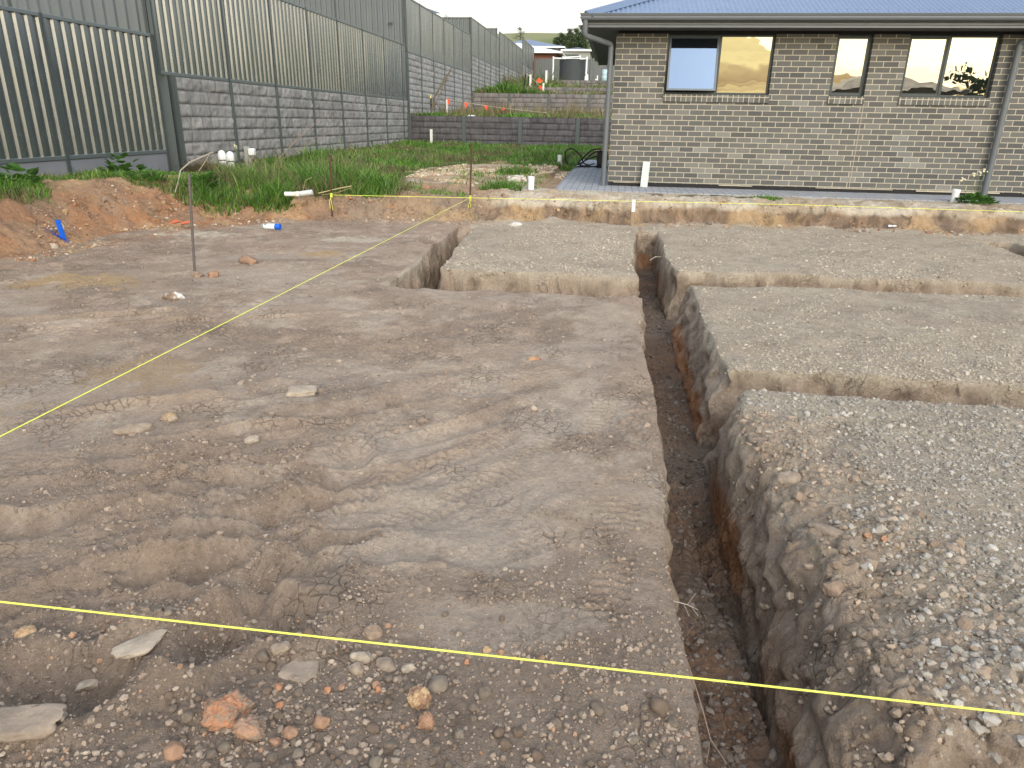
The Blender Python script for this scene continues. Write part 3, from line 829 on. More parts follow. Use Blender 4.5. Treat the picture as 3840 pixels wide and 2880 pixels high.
def fbox(m, fr, a0, a1, o0, o1, z0, z1):
    p = [fr(a, o, z) for z in (z0, z1) for (a, o) in ((a0, o0), (a1, o0), (a1, o1), (a0, o1))]
    n = len(m.v); m.v += p
    for q in ((0, 3, 2, 1), (4, 5, 6, 7), (0, 1, 5, 4), (1, 2, 6, 5), (2, 3, 7, 6), (3, 0, 4, 7)): m.f.append(tuple(n + i for i in q))

def metal_fence(label, axis, p0, posts, z0, z1, group, plinth=None, post_base=None):
    fr = frame_xy(axis, p0)
    root = thing('metal_fence', label, 'fence', fr(posts[0], 0, z0), group)
    for i, a in enumerate(posts):
        m = MB(); fbox(m, fr, a - .032, a + .032, -.045, .016, (post_base if post_base is not None else z0), z1 + .004)
        fbox(m, fr, a - .010, a + .010, .016, .024, (post_base if post_base is not None else z0), z1 + .004)
        m.build('post', M_FPOST, root, bevel=.006)
    for a, b in zip(posts[:-1], posts[1:]):
        a, b = a + .034, b - .034
        if b - a < .25: continue
        rib_panel(root, fr, a, b, z0 + .03, z1 - .03)
        for (q0, q1) in ((z0, z0 + .055), (z1 - .05, z1)):
            m = MB(); fbox(m, fr, a, b, -.046, .012, q0, q1); m.build('rail', M_RAIL, root, bevel=.006)
        if plinth:
            m = MB(); fbox(m, fr, a - .03, b + .03, -.06, -.004, plinth, z0 - .003); m.build('plinth', M_PLINTH, root, bevel=.006)
    return root
M_PLINTH = mat_simple('smooth_concrete_plinth', (.20, .21, .225), .85, .2, 3, 0, .25, .003, 90)

def sleeper_panel(parent, fr, a0, a1, z0, z1, mat, tone, res, seed):
    rows = max(1, int(round((z1 - z0) / .2))); h = (z1 - z0) / rows
    Vs = []; Fs = []; Cs = []; base = 0
    nz = 7 if res < .05 else 5
    for r in range(rows):
        na = max(4, int((a1 - a0) / res))
        a = np.linspace(a0, a1, na + 1); t = np.linspace(0, 1, nz + 1)
        A, T = np.meshgrid(a, t)
        # false joints of the moulded stone pattern
        rnd = random.Random(seed * 100 + r)
        js = []; q = a0 + rnd.uniform(.15, .5)
        while q < a1 - .1: js.append(q); q += rnd.uniform(.28, .62)
        gap = np.min([np.abs(A - j) for j in js], axis=0) if js else np.full(A.shape, 9.)
        blk = np.searchsorted(np.array(js), A)
        edge = np.minimum(np.minimum(T, 1 - T) * h, np.minimum(A - a0, a1 - A) + .004)
        tone_b = np.array([rnd.uniform(.84, 1.14) for _ in range(len(js) + 1)])[blk]
        o = .018 * ss(0, .014, edge) * (1 - .6 * (gap < max(.006, res * .5))) + .017 * fbm(A * 1.0 + seed * 3.1, T * h + r * 3.3, 9, 4, 500 + seed) * ss(0, .03, edge) + .004 * tone_b
        zz = z0 + (r + T) * h
        pts = np.array([fr(x, y, z) for x, y, z in zip(A.ravel(), o.ravel(), zz.ravel())], np.float32)
        ii = np.arange((na + 1) * (nz + 1)).reshape(nz + 1, na + 1) + base
        Fs.append(np.stack([ii[:-1, :-1], ii[:-1, 1:], ii[1:, 1:], ii[1:, :-1]], -1).reshape(-1, 4))
        c = np.asarray(tone, np.float32) * (tone_b * (1 + .15 * fbm(A + seed, T * h + r, 4, 3, 520))
                                             * (1 - .45 * ss(.010, .0, edge)) * (1 - .3 * (gap < max(.007, res * .5))) * (1 + .06 * (rnd.random() - .5)))[..., None]
        Vs.append(pts); Cs.append(c.reshape(-1, 3)); base += len(pts)
    return np_mesh('sleeper_panel', np.concatenate(Vs), np.concatenate(Fs), mat, parent, np.concatenate(Cs), smooth=True)

def sleeper_wall(label, axis, p0, posts, z0, z1, mat, tone, res, group, pw=.075, seed=1, post_top=.0):
    fr = frame_xy(axis, p0)
    root = thing('retaining_wall', label, 'retaining wall', fr(posts[0], 0, z0), group); root['kind'] = 'thing'
    for i, (a, b) in enumerate(zip(posts[:-1], posts[1:])):
        sleeper_panel(root, fr, a + pw * .42, b - pw * .42, z0, z1, mat, tone, res, seed * 17 + i)
        m = MB(); fbox(m, fr, a + .02, b - .02, -.10, -.012, z0, z1 - .005); m.build('core', M_PLINTH, root)
    for a in posts:
        m = MB(); fbox(m, fr, a - pw / 2, a + pw / 2, -.07, .040, z0 - .1, z1 + post_top); m.build('post', M_POST, root, bevel=.004)
    return root
T1 = (.285, .280, .264); T2 = (.33, .328, .318); T3 = (.105, .102, .106); T4 = (.20, .19, .185)
FX = -7.42
GF, GW = 'stepped steel fences up the left boundary', 'stepped concrete sleeper walls up the left boundary'
metal_fence('nearest low grey-green steel fence on a concrete plinth above the orange bank', 'y', FX, [2.2, 4.57, 6.94, 9.28, 11.62], .742, 2.545, GF, plinth=.45, post_base=.45)
p1 = [12.06, 13.95, 15.95, 17.93, 19.92, 21.92, 23.92, 25.92, 26.45]
sleeper_wall('grey-brown sleeper retaining wall behind the tall green grass and white pipes', 'y', FX, p1, .25, 1.95, M_SLEEP, T1, .035, GW, seed=1)
metal_fence('grey-green steel fence standing on the sleeper wall behind the green grass', 'y', FX, [11.72] + p1[1:], 1.955, 3.77, GF)
# the wide end column of that wall
ic = MB(); ic.box(-7.62, -7.375, 11.83, 11.845, .25, 1.95).box(-7.62, -7.375, 11.985, 12.0, .25, 1.95).box(-7.50, -7.49, 11.845, 11.985, .25, 1.95)
tag(ic.build('steel_column', M_POST, bevel=.003), 'wide grey-green steel column at the near end of the sleeper wall', 'column')
p2 = [26.68, 28.55, 30.50, 32.48, 34.43, 36.35, 38.45]
sleeper_wall('pale streaked sleeper wall behind the leaning dead stalk and first orange flags', 'y', FX, p2, 1.3, 3.53, M_SLEEPW, T2, .06, GW, seed=2)
metal_fence('grey-green steel fence above the pale wall with the leaning dead stalk', 'y', FX, p2, 3.535, 5.31, GF)
p3 = [38.62, 40.67, 42.54, 44.48, 46.49, 47.8]
sleeper_wall('sleeper wall on the second terrace behind the bushy weeds', 'y', FX, p3, 2.5, 4.38, M_SLEEPW, T2, .09, GW, seed=3)
metal_fence('grey-green steel fence above the second terrace wall', 'y', FX, p3, 4.385, 6.11, GF)
p4 = [47.95, 49.9, 51.9, 53.9, 55.9, 57.9, 59.35]
sleeper_wall('sleeper wall on the third terrace beside the two dark pickets', 'y', FX, p4, 3.2, 4.65, M_SLEEPW, T2, .12, GW, seed=4)
metal_fence('grey-green steel fence above the third terrace wall', 'y', FX, p4, 4.655, 6.46, GF)
p5 = [59.5, 61.5, 63.5, 65.5, 67.5]
sleeper_wall('farthest sleeper wall left of the water tank', 'y', FX, p5, 4.2, 5.40, M_SLEEPW, T2, .15, GW, seed=5)
metal_fence('farthest steel fence on the left boundary, left of the water tank', 'y', FX, p5, 5.405, 7.25, GF)
GC = 'cross fences between the lots on the left'
M_STEEL, _keep = metal_material('fence_steel_blue_grey', (.088, .108, .116), .36, .5), M_STEEL
metal_fence('blue-grey steel fence rising behind the nearest low fence at upper left', 'x', 12.03, [-14.9, -12.5, -10.13, -7.72], 1.85, 3.76, GC)
metal_fence('blue-grey steel fence with a tap, end-on behind the sleeper wall fence', 'x', 26.62, [-14.7, -12.3, -9.92, -7.5], 3.35, 5.31, GC)
metal_fence('small striped steel fence section showing above the pale wall fence', 'x', 38.7, [-12.2, -9.85, -7.5], 4.2, 6.12, GC)
metal_fence('farthest small striped fence section above the second terrace fence', 'x', 48.0, [-12.2, -9.9, -7.62], 4.5, 6.66, GC)
M_STEEL = _keep
GT = 'low cross walls holding up the terraces'
sleeper_wall('dark grey sleeper wall across the far end of the grassy yard', 'x', 26.5, [-7.36, -5.365, -3.34, -1.305, .7, 2.7], .45, 1.46, M_SLEEPD, T3, .05, GT, pw=.135, seed=6)
sleeper_wall('low sleeper wall across behind the row of orange flags', 'x', 38.6, [-7.35, -5.45, -3.43, -1.40, .6, 2.6], 1.35, 2.64, M_SLEEPD, T4, .08, GT, pw=.13, seed=7)
sleeper_wall('small weedy sleeper wall just below the tank terrace', 'x', 48.0, [-7.3, -5.2, -3.2, -1.2, .8, 2.8], 2.5, 3.34, M_SLEEPD, T4, .12, GT, pw=.12, seed=8)
sleeper_wall('sleeper wall directly under the corrugated water tank', 'x', 59.5, [-7.3, -4.9, -2.9, -.9, 1.1, 3.1], 3.25, 4.33, M_SLEEPD, T4, .15, GT, pw=.12, seed=9)
tapo = MB().tube([(-7.95, 26.56, 4.46), (-7.95, 26.48, 4.46), (-7.93, 26.46, 4.46)], .035, 8).box(-8.03, -7.88, 26.52, 26.555, 4.43, 4.49)
tag(tapo.build('wall_tap', mat_simple('grey_plastic', (.14, .15, .15), .5)), 'small grey fitting on the blue-grey fence near its right end', 'fitting')
# ------------------------------------------------------------------ stones, clods and gravel
M_STONE = mat_attr('stone', .92, .30, 90, .003, .2)
def ico(sub):
    bm = bmesh.new(); bmesh.ops.create_icosphere(bm, subdivisions=sub, radius=1)
    V = np.array([v.co[:] for v in bm.verts], np.float32); F = np.array([[v.index for v in f.verts] for f in bm.faces], np.int32); bm.free()
    return V, F
ICO = {s: ico(s) for s in (1, 2, 3, 4, 5)}

def rock_mesh(sx, sy, sz, rot, seed, flat=0.0, sub=4, angular=.5, crumb=.35):
    V, F = ICO[sub]; V = V.copy()
    r = np.random.default_rng(seed)
    # facets: cut by random planes, then roughen
    for _ in range(int(4 + 10 * angular)):
        n = r.normal(size=3); n /= np.linalg.norm(n); d = r.uniform(.62, .9)
        t = V @ n; over = t > d
        V[over] -= np.outer(t[over] - d, n) * .85
    x, y, z = V[:, 0] * 1.7 + seed, V[:, 1] * 1.7, V[:, 2] * 1.7
    V *= (1 + .16 * noise3(x, y, z, seed) + .07 * noise3(x * 3.1, y * 3.1, z * 3.1, seed + 1) + .045 * noise3(x * 8, y * 8, z * 8, seed + 2) - crumb * (.16 * np.abs(noise3(x * 5, y * 5, z * 5, seed + 5)) + .07 * np.abs(noise3(x * 12, y * 12, z * 12, seed + 6))))[:, None]
    if flat: V[:, 2] = np.where(V[:, 2] > 0, V[:, 2] * (1 - flat) + flat * np.minimum(V[:, 2], .35 + .05 * noise3(x * 2, y * 2, z, seed + 3)), V[:, 2])
    V = V * np.array([sx, sy, sz], np.float32)
    c, s = math.cos(rot), math.sin(rot)
    V[:, :2] = np.stack([V[:, 0] * c - V[:, 1] * s, V[:, 0] * s + V[:, 1] * c], -1)
    return V, F

STONE_C = {'grey': (.275, .222, .168), 'pale': (.36, .305, .235), 'brown': (.255, .190, .138), 'orange': (.36, .185, .105), 'rust': (.30, .185, .12), 'tan': (.40, .29, .17), 'white': (.62, .58, .52), 'dark': (.12, .10, .085)}
ROCKXY = []
def rock(name, label, cat, x, y, sx, sy, sz, rot, colour, seed, flat=0., second=None, sink=.35, group=None, sub=4, ang=.5, dz=0, crumb=.35):
    if crumb > .5: sub = 5
    V, F = rock_mesh(sx, sy, sz, rot, seed, flat, sub, ang, crumb)
    z = float(zat(x, y)[0]) + sz * (1 - 2 * (sink + .07)) * .8 + dz
    c = np.broadcast_to(np.array(STONE_C[colour], np.float32), V.shape).copy()
    k = V / max(sx, sy)
    n = noise3(k[:, 0] * 2.2 + seed, k[:, 1] * 2.2, k[:, 2] * 2.2, seed + 9)
    if second: c = mixc(c, np.array(STONE_C[second], np.float32), ss(-.25, .35, n + .8 * noise3(k[:, 0] * 7, k[:, 1] * 7, k[:, 2] * 7, seed + 4)))
    c = c * (1 + .25 * n[:, None])
    o = np_mesh(name, V + np.array([x, y, z], np.float32), F, M_STONE, None, c, smooth=True, loc=(x, y, z))
    ROCKXY.append((x, y, max(sx, sy)))
    return tag(o, label, cat, group)

rock('earth_clod', 'large crumbly orange clod, biggest lump in the foreground', 'clod', -.825, 1.215, .064, .056, .042, .5, 'brown', 3, second='orange', sink=.22, ang=.7, crumb=1.2)
rock('earth_clod', 'round brown clod with an orange edge touching the large orange clod', 'clod', -.745, 1.165, .042, .038, .032, .2, 'brown', 5, second='rust', sink=.25, crumb=1.0)
rock('earth_clod', 'yellow-orange topped clod standing upright in the middle foreground', 'clod', -.385, 1.305, .030, .027, .036, .3, 'rust', 8, second='tan', sink=.2, crumb=1.2)
rock('earth_clod', 'reddish brown clod just below the yellow-orange topped clod', 'clod', -.350, 1.245, .024, .022, .027, 1.3, 'rust', 9, sink=.25, crumb=1.)
rock('flat_clod', 'pale flat oval slab of dried mud below the string at far left', 'clod', -1.155, 1.37, .072, .042, .018, .95, 'pale', 12, flat=.8, sink=.35, ang=.2)
rock('flat_clod', 'small pale rectangular slab beside a boot hole', 'clod', -1.265, 1.30, .035, .022, .014, .85, 'pale', 13, flat=.7, sink=.4, ang=.8)
rock('flat_clod', 'flat square-edged slab of earth at the lower left corner', 'clod', -1.245, 1.085, .098, .055, .026, .22, 'grey', 14, flat=.85, sink=.3, ang=1.)
rock('flat_clod', 'broad half buried flat slab left of centre below the string', 'clod', -.718, 1.365, .052, .050, .016, .6, 'grey', 15, flat=.8, sink=.5, ang=.2)
rock('stone', 'pale angular stone leaning on a rounder one below the string', 'stone', -.578, 1.44, .036, .020, .024, .15, 'pale', 16, sink=.25, ang=.9)
rock('stone', 'round grey stone propping the pale angular stone', 'stone', -.574, 1.405, .024, .022, .018, .4, 'grey', 17, sink=.3)
rock('stone', 'whitish oval stone at far left in front of a boot hole', 'stone', -1.285, 1.205, .034, .020, .018, -.2, 'pale', 18, sink=.3, ang=.3)
rock('stone', 'round brown stone touching the underside of the near string', 'stone', -.577, 1.535, .026, .024, .022, .1, 'brown', 19, sink=.3, ang=.2)
rock('stone', 'squarish brown stone left of the broad flat slab', 'stone', -.785, 1.415, .028, .025, .020, .5, 'grey', 20, sink=.35, ang=.8)
rock('stone', 'tan and pink stone at the left edge below the string', 'stone', -1.485, 1.365, .028, .023, .022, .3, 'tan', 21, second='rust', sink=.25, ang=.8)
rock('stone', 'dark grey angular stone right of the pale leaning stone', 'stone', -.505, 1.43, .034, .020, .020, -.4, 'grey', 22, sink=.3, ang=.8)
rock('stone', 'small grey stone with a sharp edge near the middle of the string', 'stone', -.445, 1.425, .022, .015, .014, .5, 'pale', 23, sink=.3, ang=.9)
rock('boulder', 'large pale grey flat-topped rock alone in the middle of the bare pad', 'rock', -1.52, 3.24, .082, .062, .042, .2, 'pale', 24, flat=.5, sink=.3, ang=.8)
rock('rock', 'long grey-brown rock lying left of the churned tracks', 'rock', -2.05, 2.67, .085, .040, .034, .45, 'grey', 25, sink=.3, ang=.7)
rock('rock', 'smaller tan rock just behind the long grey-brown one', 'rock', -1.985, 2.83, .046, .030, .026, -.2, 'tan', 26, sink=.3, second='grey')
rock('rock', 'white-topped brown rock on the left of the pad', 'rock', -3.335, 5.02, .105, .065, .052, -.15, 'brown', 27, second='white', sink=.25, ang=.8)
rock('rock', 'orange-brown rock right of the tall left stake', 'rock', -3.475, 5.86, .058, .052, .052, .2, 'rust', 28, sink=.2, ang=.5)
rock('rock', 'dark brown rock touching the orange-brown one by the tall left stake', 'rock', -3.60, 5.83, .050, .045, .046, .7, 'brown', 29, sink=.25, ang=.6)
rock('rock', 'brown rock with a red cap in front of the spray can', 'rock', -3.42, 6.42, .092, .065, .066, .2, 'brown', 30, second='rust', sink=.25, ang=.6)
rock('rock', 'tan block of sandstone under the fallen white pipe', 'rock', -4.35, 9.72, .14, .08, .085, .5, 'tan', 31, second='brown', sink=.3, ang=.8)
rock('rock', 'orange rock lying on the cut by the tall green grass', 'rock', -2.98, 11.6, .10, .08, .07, .5, 'orange', 32, second='rust', sink=.3)
rock('rock', 'white chalky lump at the far corner of the middle gravel block', 'rock', -1.27, 9.75, .11, .07, .05, -.5, 'white', 33, sink=.35, ang=.8)
rock('rock', 'grey-white rock in the patchy grass behind the corner stake', 'rock', -1.75, 13.6, .22, .12, .10, .3, 'white', 34, second='grey', sink=.35, ang=.8)
rock('rock', 'dark stone lying on the pale strip in front of the paving', 'rock', .72, 11.75, .13, .06, .035, .1, 'dark', 35, sink=.3, ang=.6)
rock('rock', 'small flat stone at the end of the churned tracks', 'rock', -1.49, 2.64, .040, .026, .018, .1, 'pale', 36, sink=.3)
rock('earth_clod', 'long slab of soil sliding off the near right edge', 'clod', .86, 2.38, .085, .042, .05, -.75, 'grey', 37, flat=.4, sink=.35, ang=.9)
rock('earth_clod', 'round clod perched on the broken edge of the near right block', 'clod', .80, 2.06, .040, .034, .034, .2, 'brown', 38, sink=.3)
rock('earth_clod', 'broad clod hanging below the broken near right edge', 'clod', .80, 2.78, .075, .055, .05, .3, 'grey', 39, sink=.45, ang=.7)
rock('stone', 'yellow-orange lump on the gravel beside a second orange lump', 'stone', .985, 2.34, .018, .014, .013, .2, 'orange', 41, second='tan', sink=.2)
rock('stone', 'orange-brown lump right of the yellow-orange one on the gravel', 'stone', 1.035, 2.33, .016, .014, .013, .9, 'rust', 42, second='orange', sink=.2)
rock('stone', 'bright orange crumb on the bare pad near the trench', 'stone', -.40, 4.02, .05, .035, .016, .3, 'orange', 43, second='tan', sink=.4)
for i, (x, y, s, c) in enumerate([(-.68, 1.15, .016, 'rust'), (-.715, 1.25, .012, 'orange'), (-.74, 1.30, .013, 'orange'), (-.655, 1.175, .021, 'rust'), (-.595, 1.215, .023, 'rust'), (-.62, 1.315, .013, 'orange'),
                                  (-.59, 1.335, .012, 'rust'), (-.51, 1.36, .016, 'rust'), (-.50, 1.345, .012, 'orange'), (-.895, 1.10, .03, 'rust'), (-.255, 1.52, .015, 'tan'), (-.215, 1.515, .013, 'rust'), (-.30, 1.47, .010, 'orange')]):
    rock('orange_clod', 'small orange crumb scattered round the orange clods in the foreground', 'clod', x, y, s, s * .85, s * .8, i, c, 60 + i, sink=.3, sub=3, group='orange crumbs in the foreground')

# countable rounded stones in the loose foreground soil: one of each of six shapes, then copies
PROTO = []
for i in range(6):
    V, F = rock_mesh(1, .84 + .03 * i, .62 + .04 * i, 0, 120 + i, 0, 3, (.15, .3, .5, .2, .7, .4)[i])
    cname = ('grey', 'brown', 'grey', 'pale', 'brown', 'grey')[i]
    c = np.broadcast_to(np.array(STONE_C[cname], np.float32) * .92, V.shape) * (1 + .2 * noise3(V[:, 0] * 2, V[:, 1] * 2, V[:, 2] * 2, i)[:, None])
    PROTO.append((V, F, c))
cnt = 0; rr = random.Random(9)
proto_ob = [None] * 6
while cnt < 170:
    y = 1.02 + abs(rr.gauss(0, .24)); x = rr.uniform(-1.45, .24)
    if y > 1.75 or abs(x) > .75 * y + .1: continue
    s = min(.030, .0085 * math.exp(abs(rr.gauss(0, .48)))) * (1 if y < 1.5 else .75)
    if any(math.hypot(x - a, y - b) < .75 * c + s * 1.2 for a, b, c in ROCKXY): continue
    ROCKXY.append((x, y, s)); i = rr.randrange(6)
    z = float(zat(x, y)[0]) + s * .18
    if proto_ob[i] is None:
        V, F, c = PROTO[i]
        o = np_mesh('pebble', V, F, M_STONE, None, c, smooth=True); proto_ob[i] = o
    else:
        o = proto_ob[i].copy(); COL.objects.link(o)
    o.location = (x, y, z); o.scale = (s, s, s); o.rotation_euler = (rr.uniform(-.3, .3), rr.uniform(-.3, .3), rr.uniform(0, 6.28))
    tag(o, 'small rounded grey-brown pebble in the loose soil along the bottom of the photo', 'pebble', 'pebbles in the loose foreground soil')
    cnt += 1

def scatter(name, pts, size, tones, squash=(.45, .9), kind='stuff', sub=1, seed=1, sink=.40, label=None, cat=None, zf=None):
    """many small angular chips in one mesh"""
    r = np.random.default_rng(seed)
    n = len(pts); BV, BF = ICO[sub] if sub > 0 else ICO[1]
    k = len(BV)
    z = (zf or zat)(pts[:, 0], pts[:, 1])
    sh = BV[None] * (1 + r.uniform(-.28, .28, (n, k, 1)).astype(np.float32))
    sc = np.stack([np.ones(n), r.uniform(.55, .95, n), r.uniform(*squash, n)], -1).astype(np.float32) * size[:, None].astype(np.float32)
    sh = sh * sc[:, None, :]
    t = r.uniform(-.45, .45, n); ct, st = np.cos(t)[:, None], np.sin(t)[:, None]
    y2 = sh[..., 1] * ct - sh[..., 2] * st; z2 = sh[..., 1] * st + sh[..., 2] * ct
    a = r.uniform(0, 6.283, n); ca, sa = np.cos(a)[:, None], np.sin(a)[:, None]
    x3 = sh[..., 0] * ca - y2 * sa; y3 = sh[..., 0] * sa + y2 * ca
    P = np.stack([x3 + pts[:, :1], y3 + pts[:, 1:2], z2 + (z + size * sc[:, 2] / size * (1 - 2 * sink) * .6)[:, None]], -1).reshape(-1, 3)
    F = (BF[None] + (np.arange(n) * k)[:, None, None]).reshape(-1, 3)
    tn = np.array(tones, np.float32)[r.integers(0, len(tones), n)] * r.uniform(.75, 1.25, (n, 1)).astype(np.float32)
    C = np.repeat(tn, k, 0)
    o = np_mesh(name, P, F, M_STONE, None, C)
    o['kind'] = kind
    if label: tag(o, label, cat or name)
    return o

def rand_pts(n, x0, x1, y0, y1, keep, seed):
    r = np.random.default_rng(seed)
    # denser towards the camera, where single chips can be told apart
    y = y0 + (y1 - y0) * r.random(n) ** 1.5; x = x0 + (x1 - x0) * r.random(n)
    x = x.astype(np.float32); y = y.astype(np.float32)
    m = (x > -1.0 * y - .5) & (x < .62 * y + .5) & keep(x, y)
    return np.stack([x[m], y[m]], -1)

def on_gravel(x, y):
    z, k = site(x, y)
    clump = fbm(x, y, 1.3, 3, 701) + .5 * fbm(x, y, 5, 2, 702)
    p = np.clip(.55 + .7 * clump, .06, 1) * (1 - .85 * np.clip(k['brk'] * 1.3, 0, 1))
    return (k['tf'] < .06) & (k['gravel'] > .5) & (np.random.default_rng(5).random(x.shape) < p)
GT_ = [(.37, .325, .255), (.34, .295, .23), (.40, .355, .285), (.30, .26, .20), (.44, .395, .32), (.355, .305, .235)]
def sizes(n, med, sig, hi, seed):
    return np.minimum(hi, med * np.exp(np.random.default_rng(seed).normal(0, sig, n)))
pa = rand_pts(42000, .55, 3.2, 1.5, 3.75, on_gravel, 31)
GN_ = [(.325, .295, .243), (.29, .262, .215), (.36, .33, .278), (.25, .224, .185), (.40, .37, .32), (.31, .277, .225)]
scatter('gravel', pa, sizes(len(pa), .0050, .55, .020, 1), GN_, seed=2)
pb = rand_pts(36000, .6, 6.5, 4.1, 6.55, on_gravel, 32)
scatter('gravel', pb, sizes(len(pb), .0056, .45, .02, 3), GT_, seed=4)
pc = rand_pts(28000, .6, 9, 7.1, 10.6, on_gravel, 33)
scatter('gravel', pc, sizes(len(pc), .0072, .42, .024, 5), GT_, seed=6)
pd = rand_pts(14000, -1.8, .28, 6.6, 10.0, on_gravel, 34)
scatter('gravel', pd, sizes(len(pd), .0072, .42, .024, 7), GT_, seed=8)
# coarser stones rolled together along the broken near edge
def edge_keep(x, y):
    e = x - np.interp(y, MR_Y, MR_X)
    return (np.abs(e - .20 - .12 * fbm(x, y, 3, 2, 705)) < .16) & (y < 2.6)
pe = rand_pts(5200, .9, 1.5, 1.5, 2.7, edge_keep, 35)[:420]
scatter('gravel', pe, sizes(len(pe), .0105, .4, .024, 9), GN_, seed=10, squash=(.5, .8))
# brown crumbs of soil
def on_soil(x, y):
    z, k = site(x, y)
    cl = fbm(x, y, 1.7, 3, 711) + .6 * fbm(x, y, 6, 2, 712)
    p = np.clip(.35 + .9 * cl, .03, 1) * (1 - .92 * k['smooth'])
    return (k['tf'] < .03) & (k['gravel'] < .5) & (np.random.default_rng(6).random(x.shape) < p)
CR_ = [(.28, .22, .167), (.25, .195, .148), (.305, .245, .188), (.23, .178, .135), (.325, .266, .206)]
pf = rand_pts(24000, -2.2, .28, .95, 2.6, on_soil, 36)
scatter('crumbs', pf, sizes(len(pf), .0032, .55, .011, 11), CR_, seed=12, squash=(.6, .95))
pg = rand_pts(24000, -8, .3, 2.4, 9.8, on_soil, 37)
scatter('crumbs', pg, sizes(len(pg), .0048, .6, .022, 13), CR_, seed=14, squash=(.5, .9))
def near_low(x, y):
    z, k = site(x, y); return (k['tf'] < .03)
ph = rand_pts(5000, -1.4, .27, .95, 1.6, near_low, 38)
scatter('crumbs', ph, sizes(len(ph), .0038, .6, .011, 15), CR_ * 4 + [(.36, .30, .23), (.33, .205, .13)], seed=16, squash=(.6, .95))
def on_broken(x, y):
    z, k = site(x, y); return (k['brk'] > .22) & (k['tf'] < .75) & (x > FX1 - .02)
pk = rand_pts(60000, .57, 2.4, 1.1, 3.6, on_broken, 45)[:1500]
scatter('rubble', pk, sizes(len(pk), .0075, .6, .030, 21), [(.33, .258, .19), (.29, .225, .165), (.37, .30, .225), (.26, .20, .145)], seed=22, squash=(.55, .9), sink=.5)
# spoil in the trench floor and on the cut
def in_trench(x, y):
    z, k = site(x, y); return (k['tf'] > .97) & (fbm(x, y, 3, 3, 715) > -.1)
pi = rand_pts(60000, .27, .62, .9, 9.5, in_trench, 39)[:4200]
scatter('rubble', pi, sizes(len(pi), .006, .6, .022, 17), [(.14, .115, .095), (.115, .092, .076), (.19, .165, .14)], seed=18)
def on_cut(x, y):
    z, k = site(x, y); return (k['fd'] > -.35) & (k['fd'] < np.where(x > -1.5, .42, .9)) & (fbm(x, y, 2, 3, 716) > -.15)
pj = rand_pts(60000, -6.5, 8, 6, 12.2, on_cut, 40)[:7000]
scatter('rubble', pj, sizes(len(pj), .009, .55, .05, 19), [(.33, .22, .125), (.27, .19, .13), (.40, .30, .18), (.22, .17, .13), (.30, .15, .075), (.46, .40, .31)], seed=20)

def on_yard(x, y): return (x > -7.2) & (x < -1.0) & (fbm(x, y, 1.1, 3, 717) > -.05) & (np.random.default_rng(8).random(x.shape) < (1 - grass_cover(x, y)))
pl = rand_pts(40000, -7, -1, 12.4, 19, on_yard, 41)[:4500]
scatter('rubble', pl, sizes(len(pl), .013, .55, .07, 23), [(.52, .44, .31), (.42, .32, .2), (.36, .27, .18), (.56, .5, .4)], seed=24, zf=land_at)
# ------------------------------------------------------------------ grass and weeds
M_GRASS = mat_attr('grass_blade', .75, .2, 8, 0, .2, .35)
def blades(px, py, pz, h, w, lean, cols, seed, name, kind='stuff', parent=None, loc=None, label=None, cat=None, group=None, droop=.55):
    r = np.random.default_rng(seed); n = len(px)
    a = r.uniform(0, 6.283, n); dx, dy = np.cos(a), np.sin(a)
    b = a + r.uniform(.9, 2.2, n); wx, wy = np.cos(b), np.sin(b)
    l = lean * r.uniform(.3, 1.3, n) * h
    lv = [(0, 0, 1.0), (.42, .22, .85), (.78, .62, .55), (1.0, 1.0, .06)]
    V = []; C = []
    dr = droop * r.uniform(.2, 1, n)
    for (t, q, ww) in lv:
        cx = px + dx * l * q; cy = py + dy * l * q; cz = pz + h * (t - .35 * dr * q * q)
        for s in (-1, 1):
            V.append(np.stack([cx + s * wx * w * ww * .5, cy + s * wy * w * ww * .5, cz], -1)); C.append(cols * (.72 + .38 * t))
    V = np.stack(V, 1).reshape(-1, 3); C = np.stack(C, 1).reshape(-1, 3)
    i = np.arange(n)[:, None] * 8
    F = np.concatenate([i + np.array([[0, 1, 3, 2]]), i + np.array([[2, 3, 5, 4]]), i + np.array([[4, 5, 7, 6]])], 1).reshape(-1, 4)
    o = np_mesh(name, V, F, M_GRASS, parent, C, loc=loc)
    if kind: o['kind'] = kind
    if label: tag(o, label, cat, group)
    return o
GREEN = np.array([[.100, .250, .030], [.150, .330, .040], [.060, .150, .025], [.250, .380, .085], [.19, .31, .11]], np.float32)
DRY = np.array([[.28, .23, .12], [.22, .18, .10], [.33, .28, .17], [.17, .15, .07]], np.float32)
def pick(pal, n, seed, v=.2):
    r = np.random.default_rng(seed); return pal[r.integers(0, len(pal), n)] * r.uniform(1 - v, 1 + v, (n, 1)).astype(np.float32)
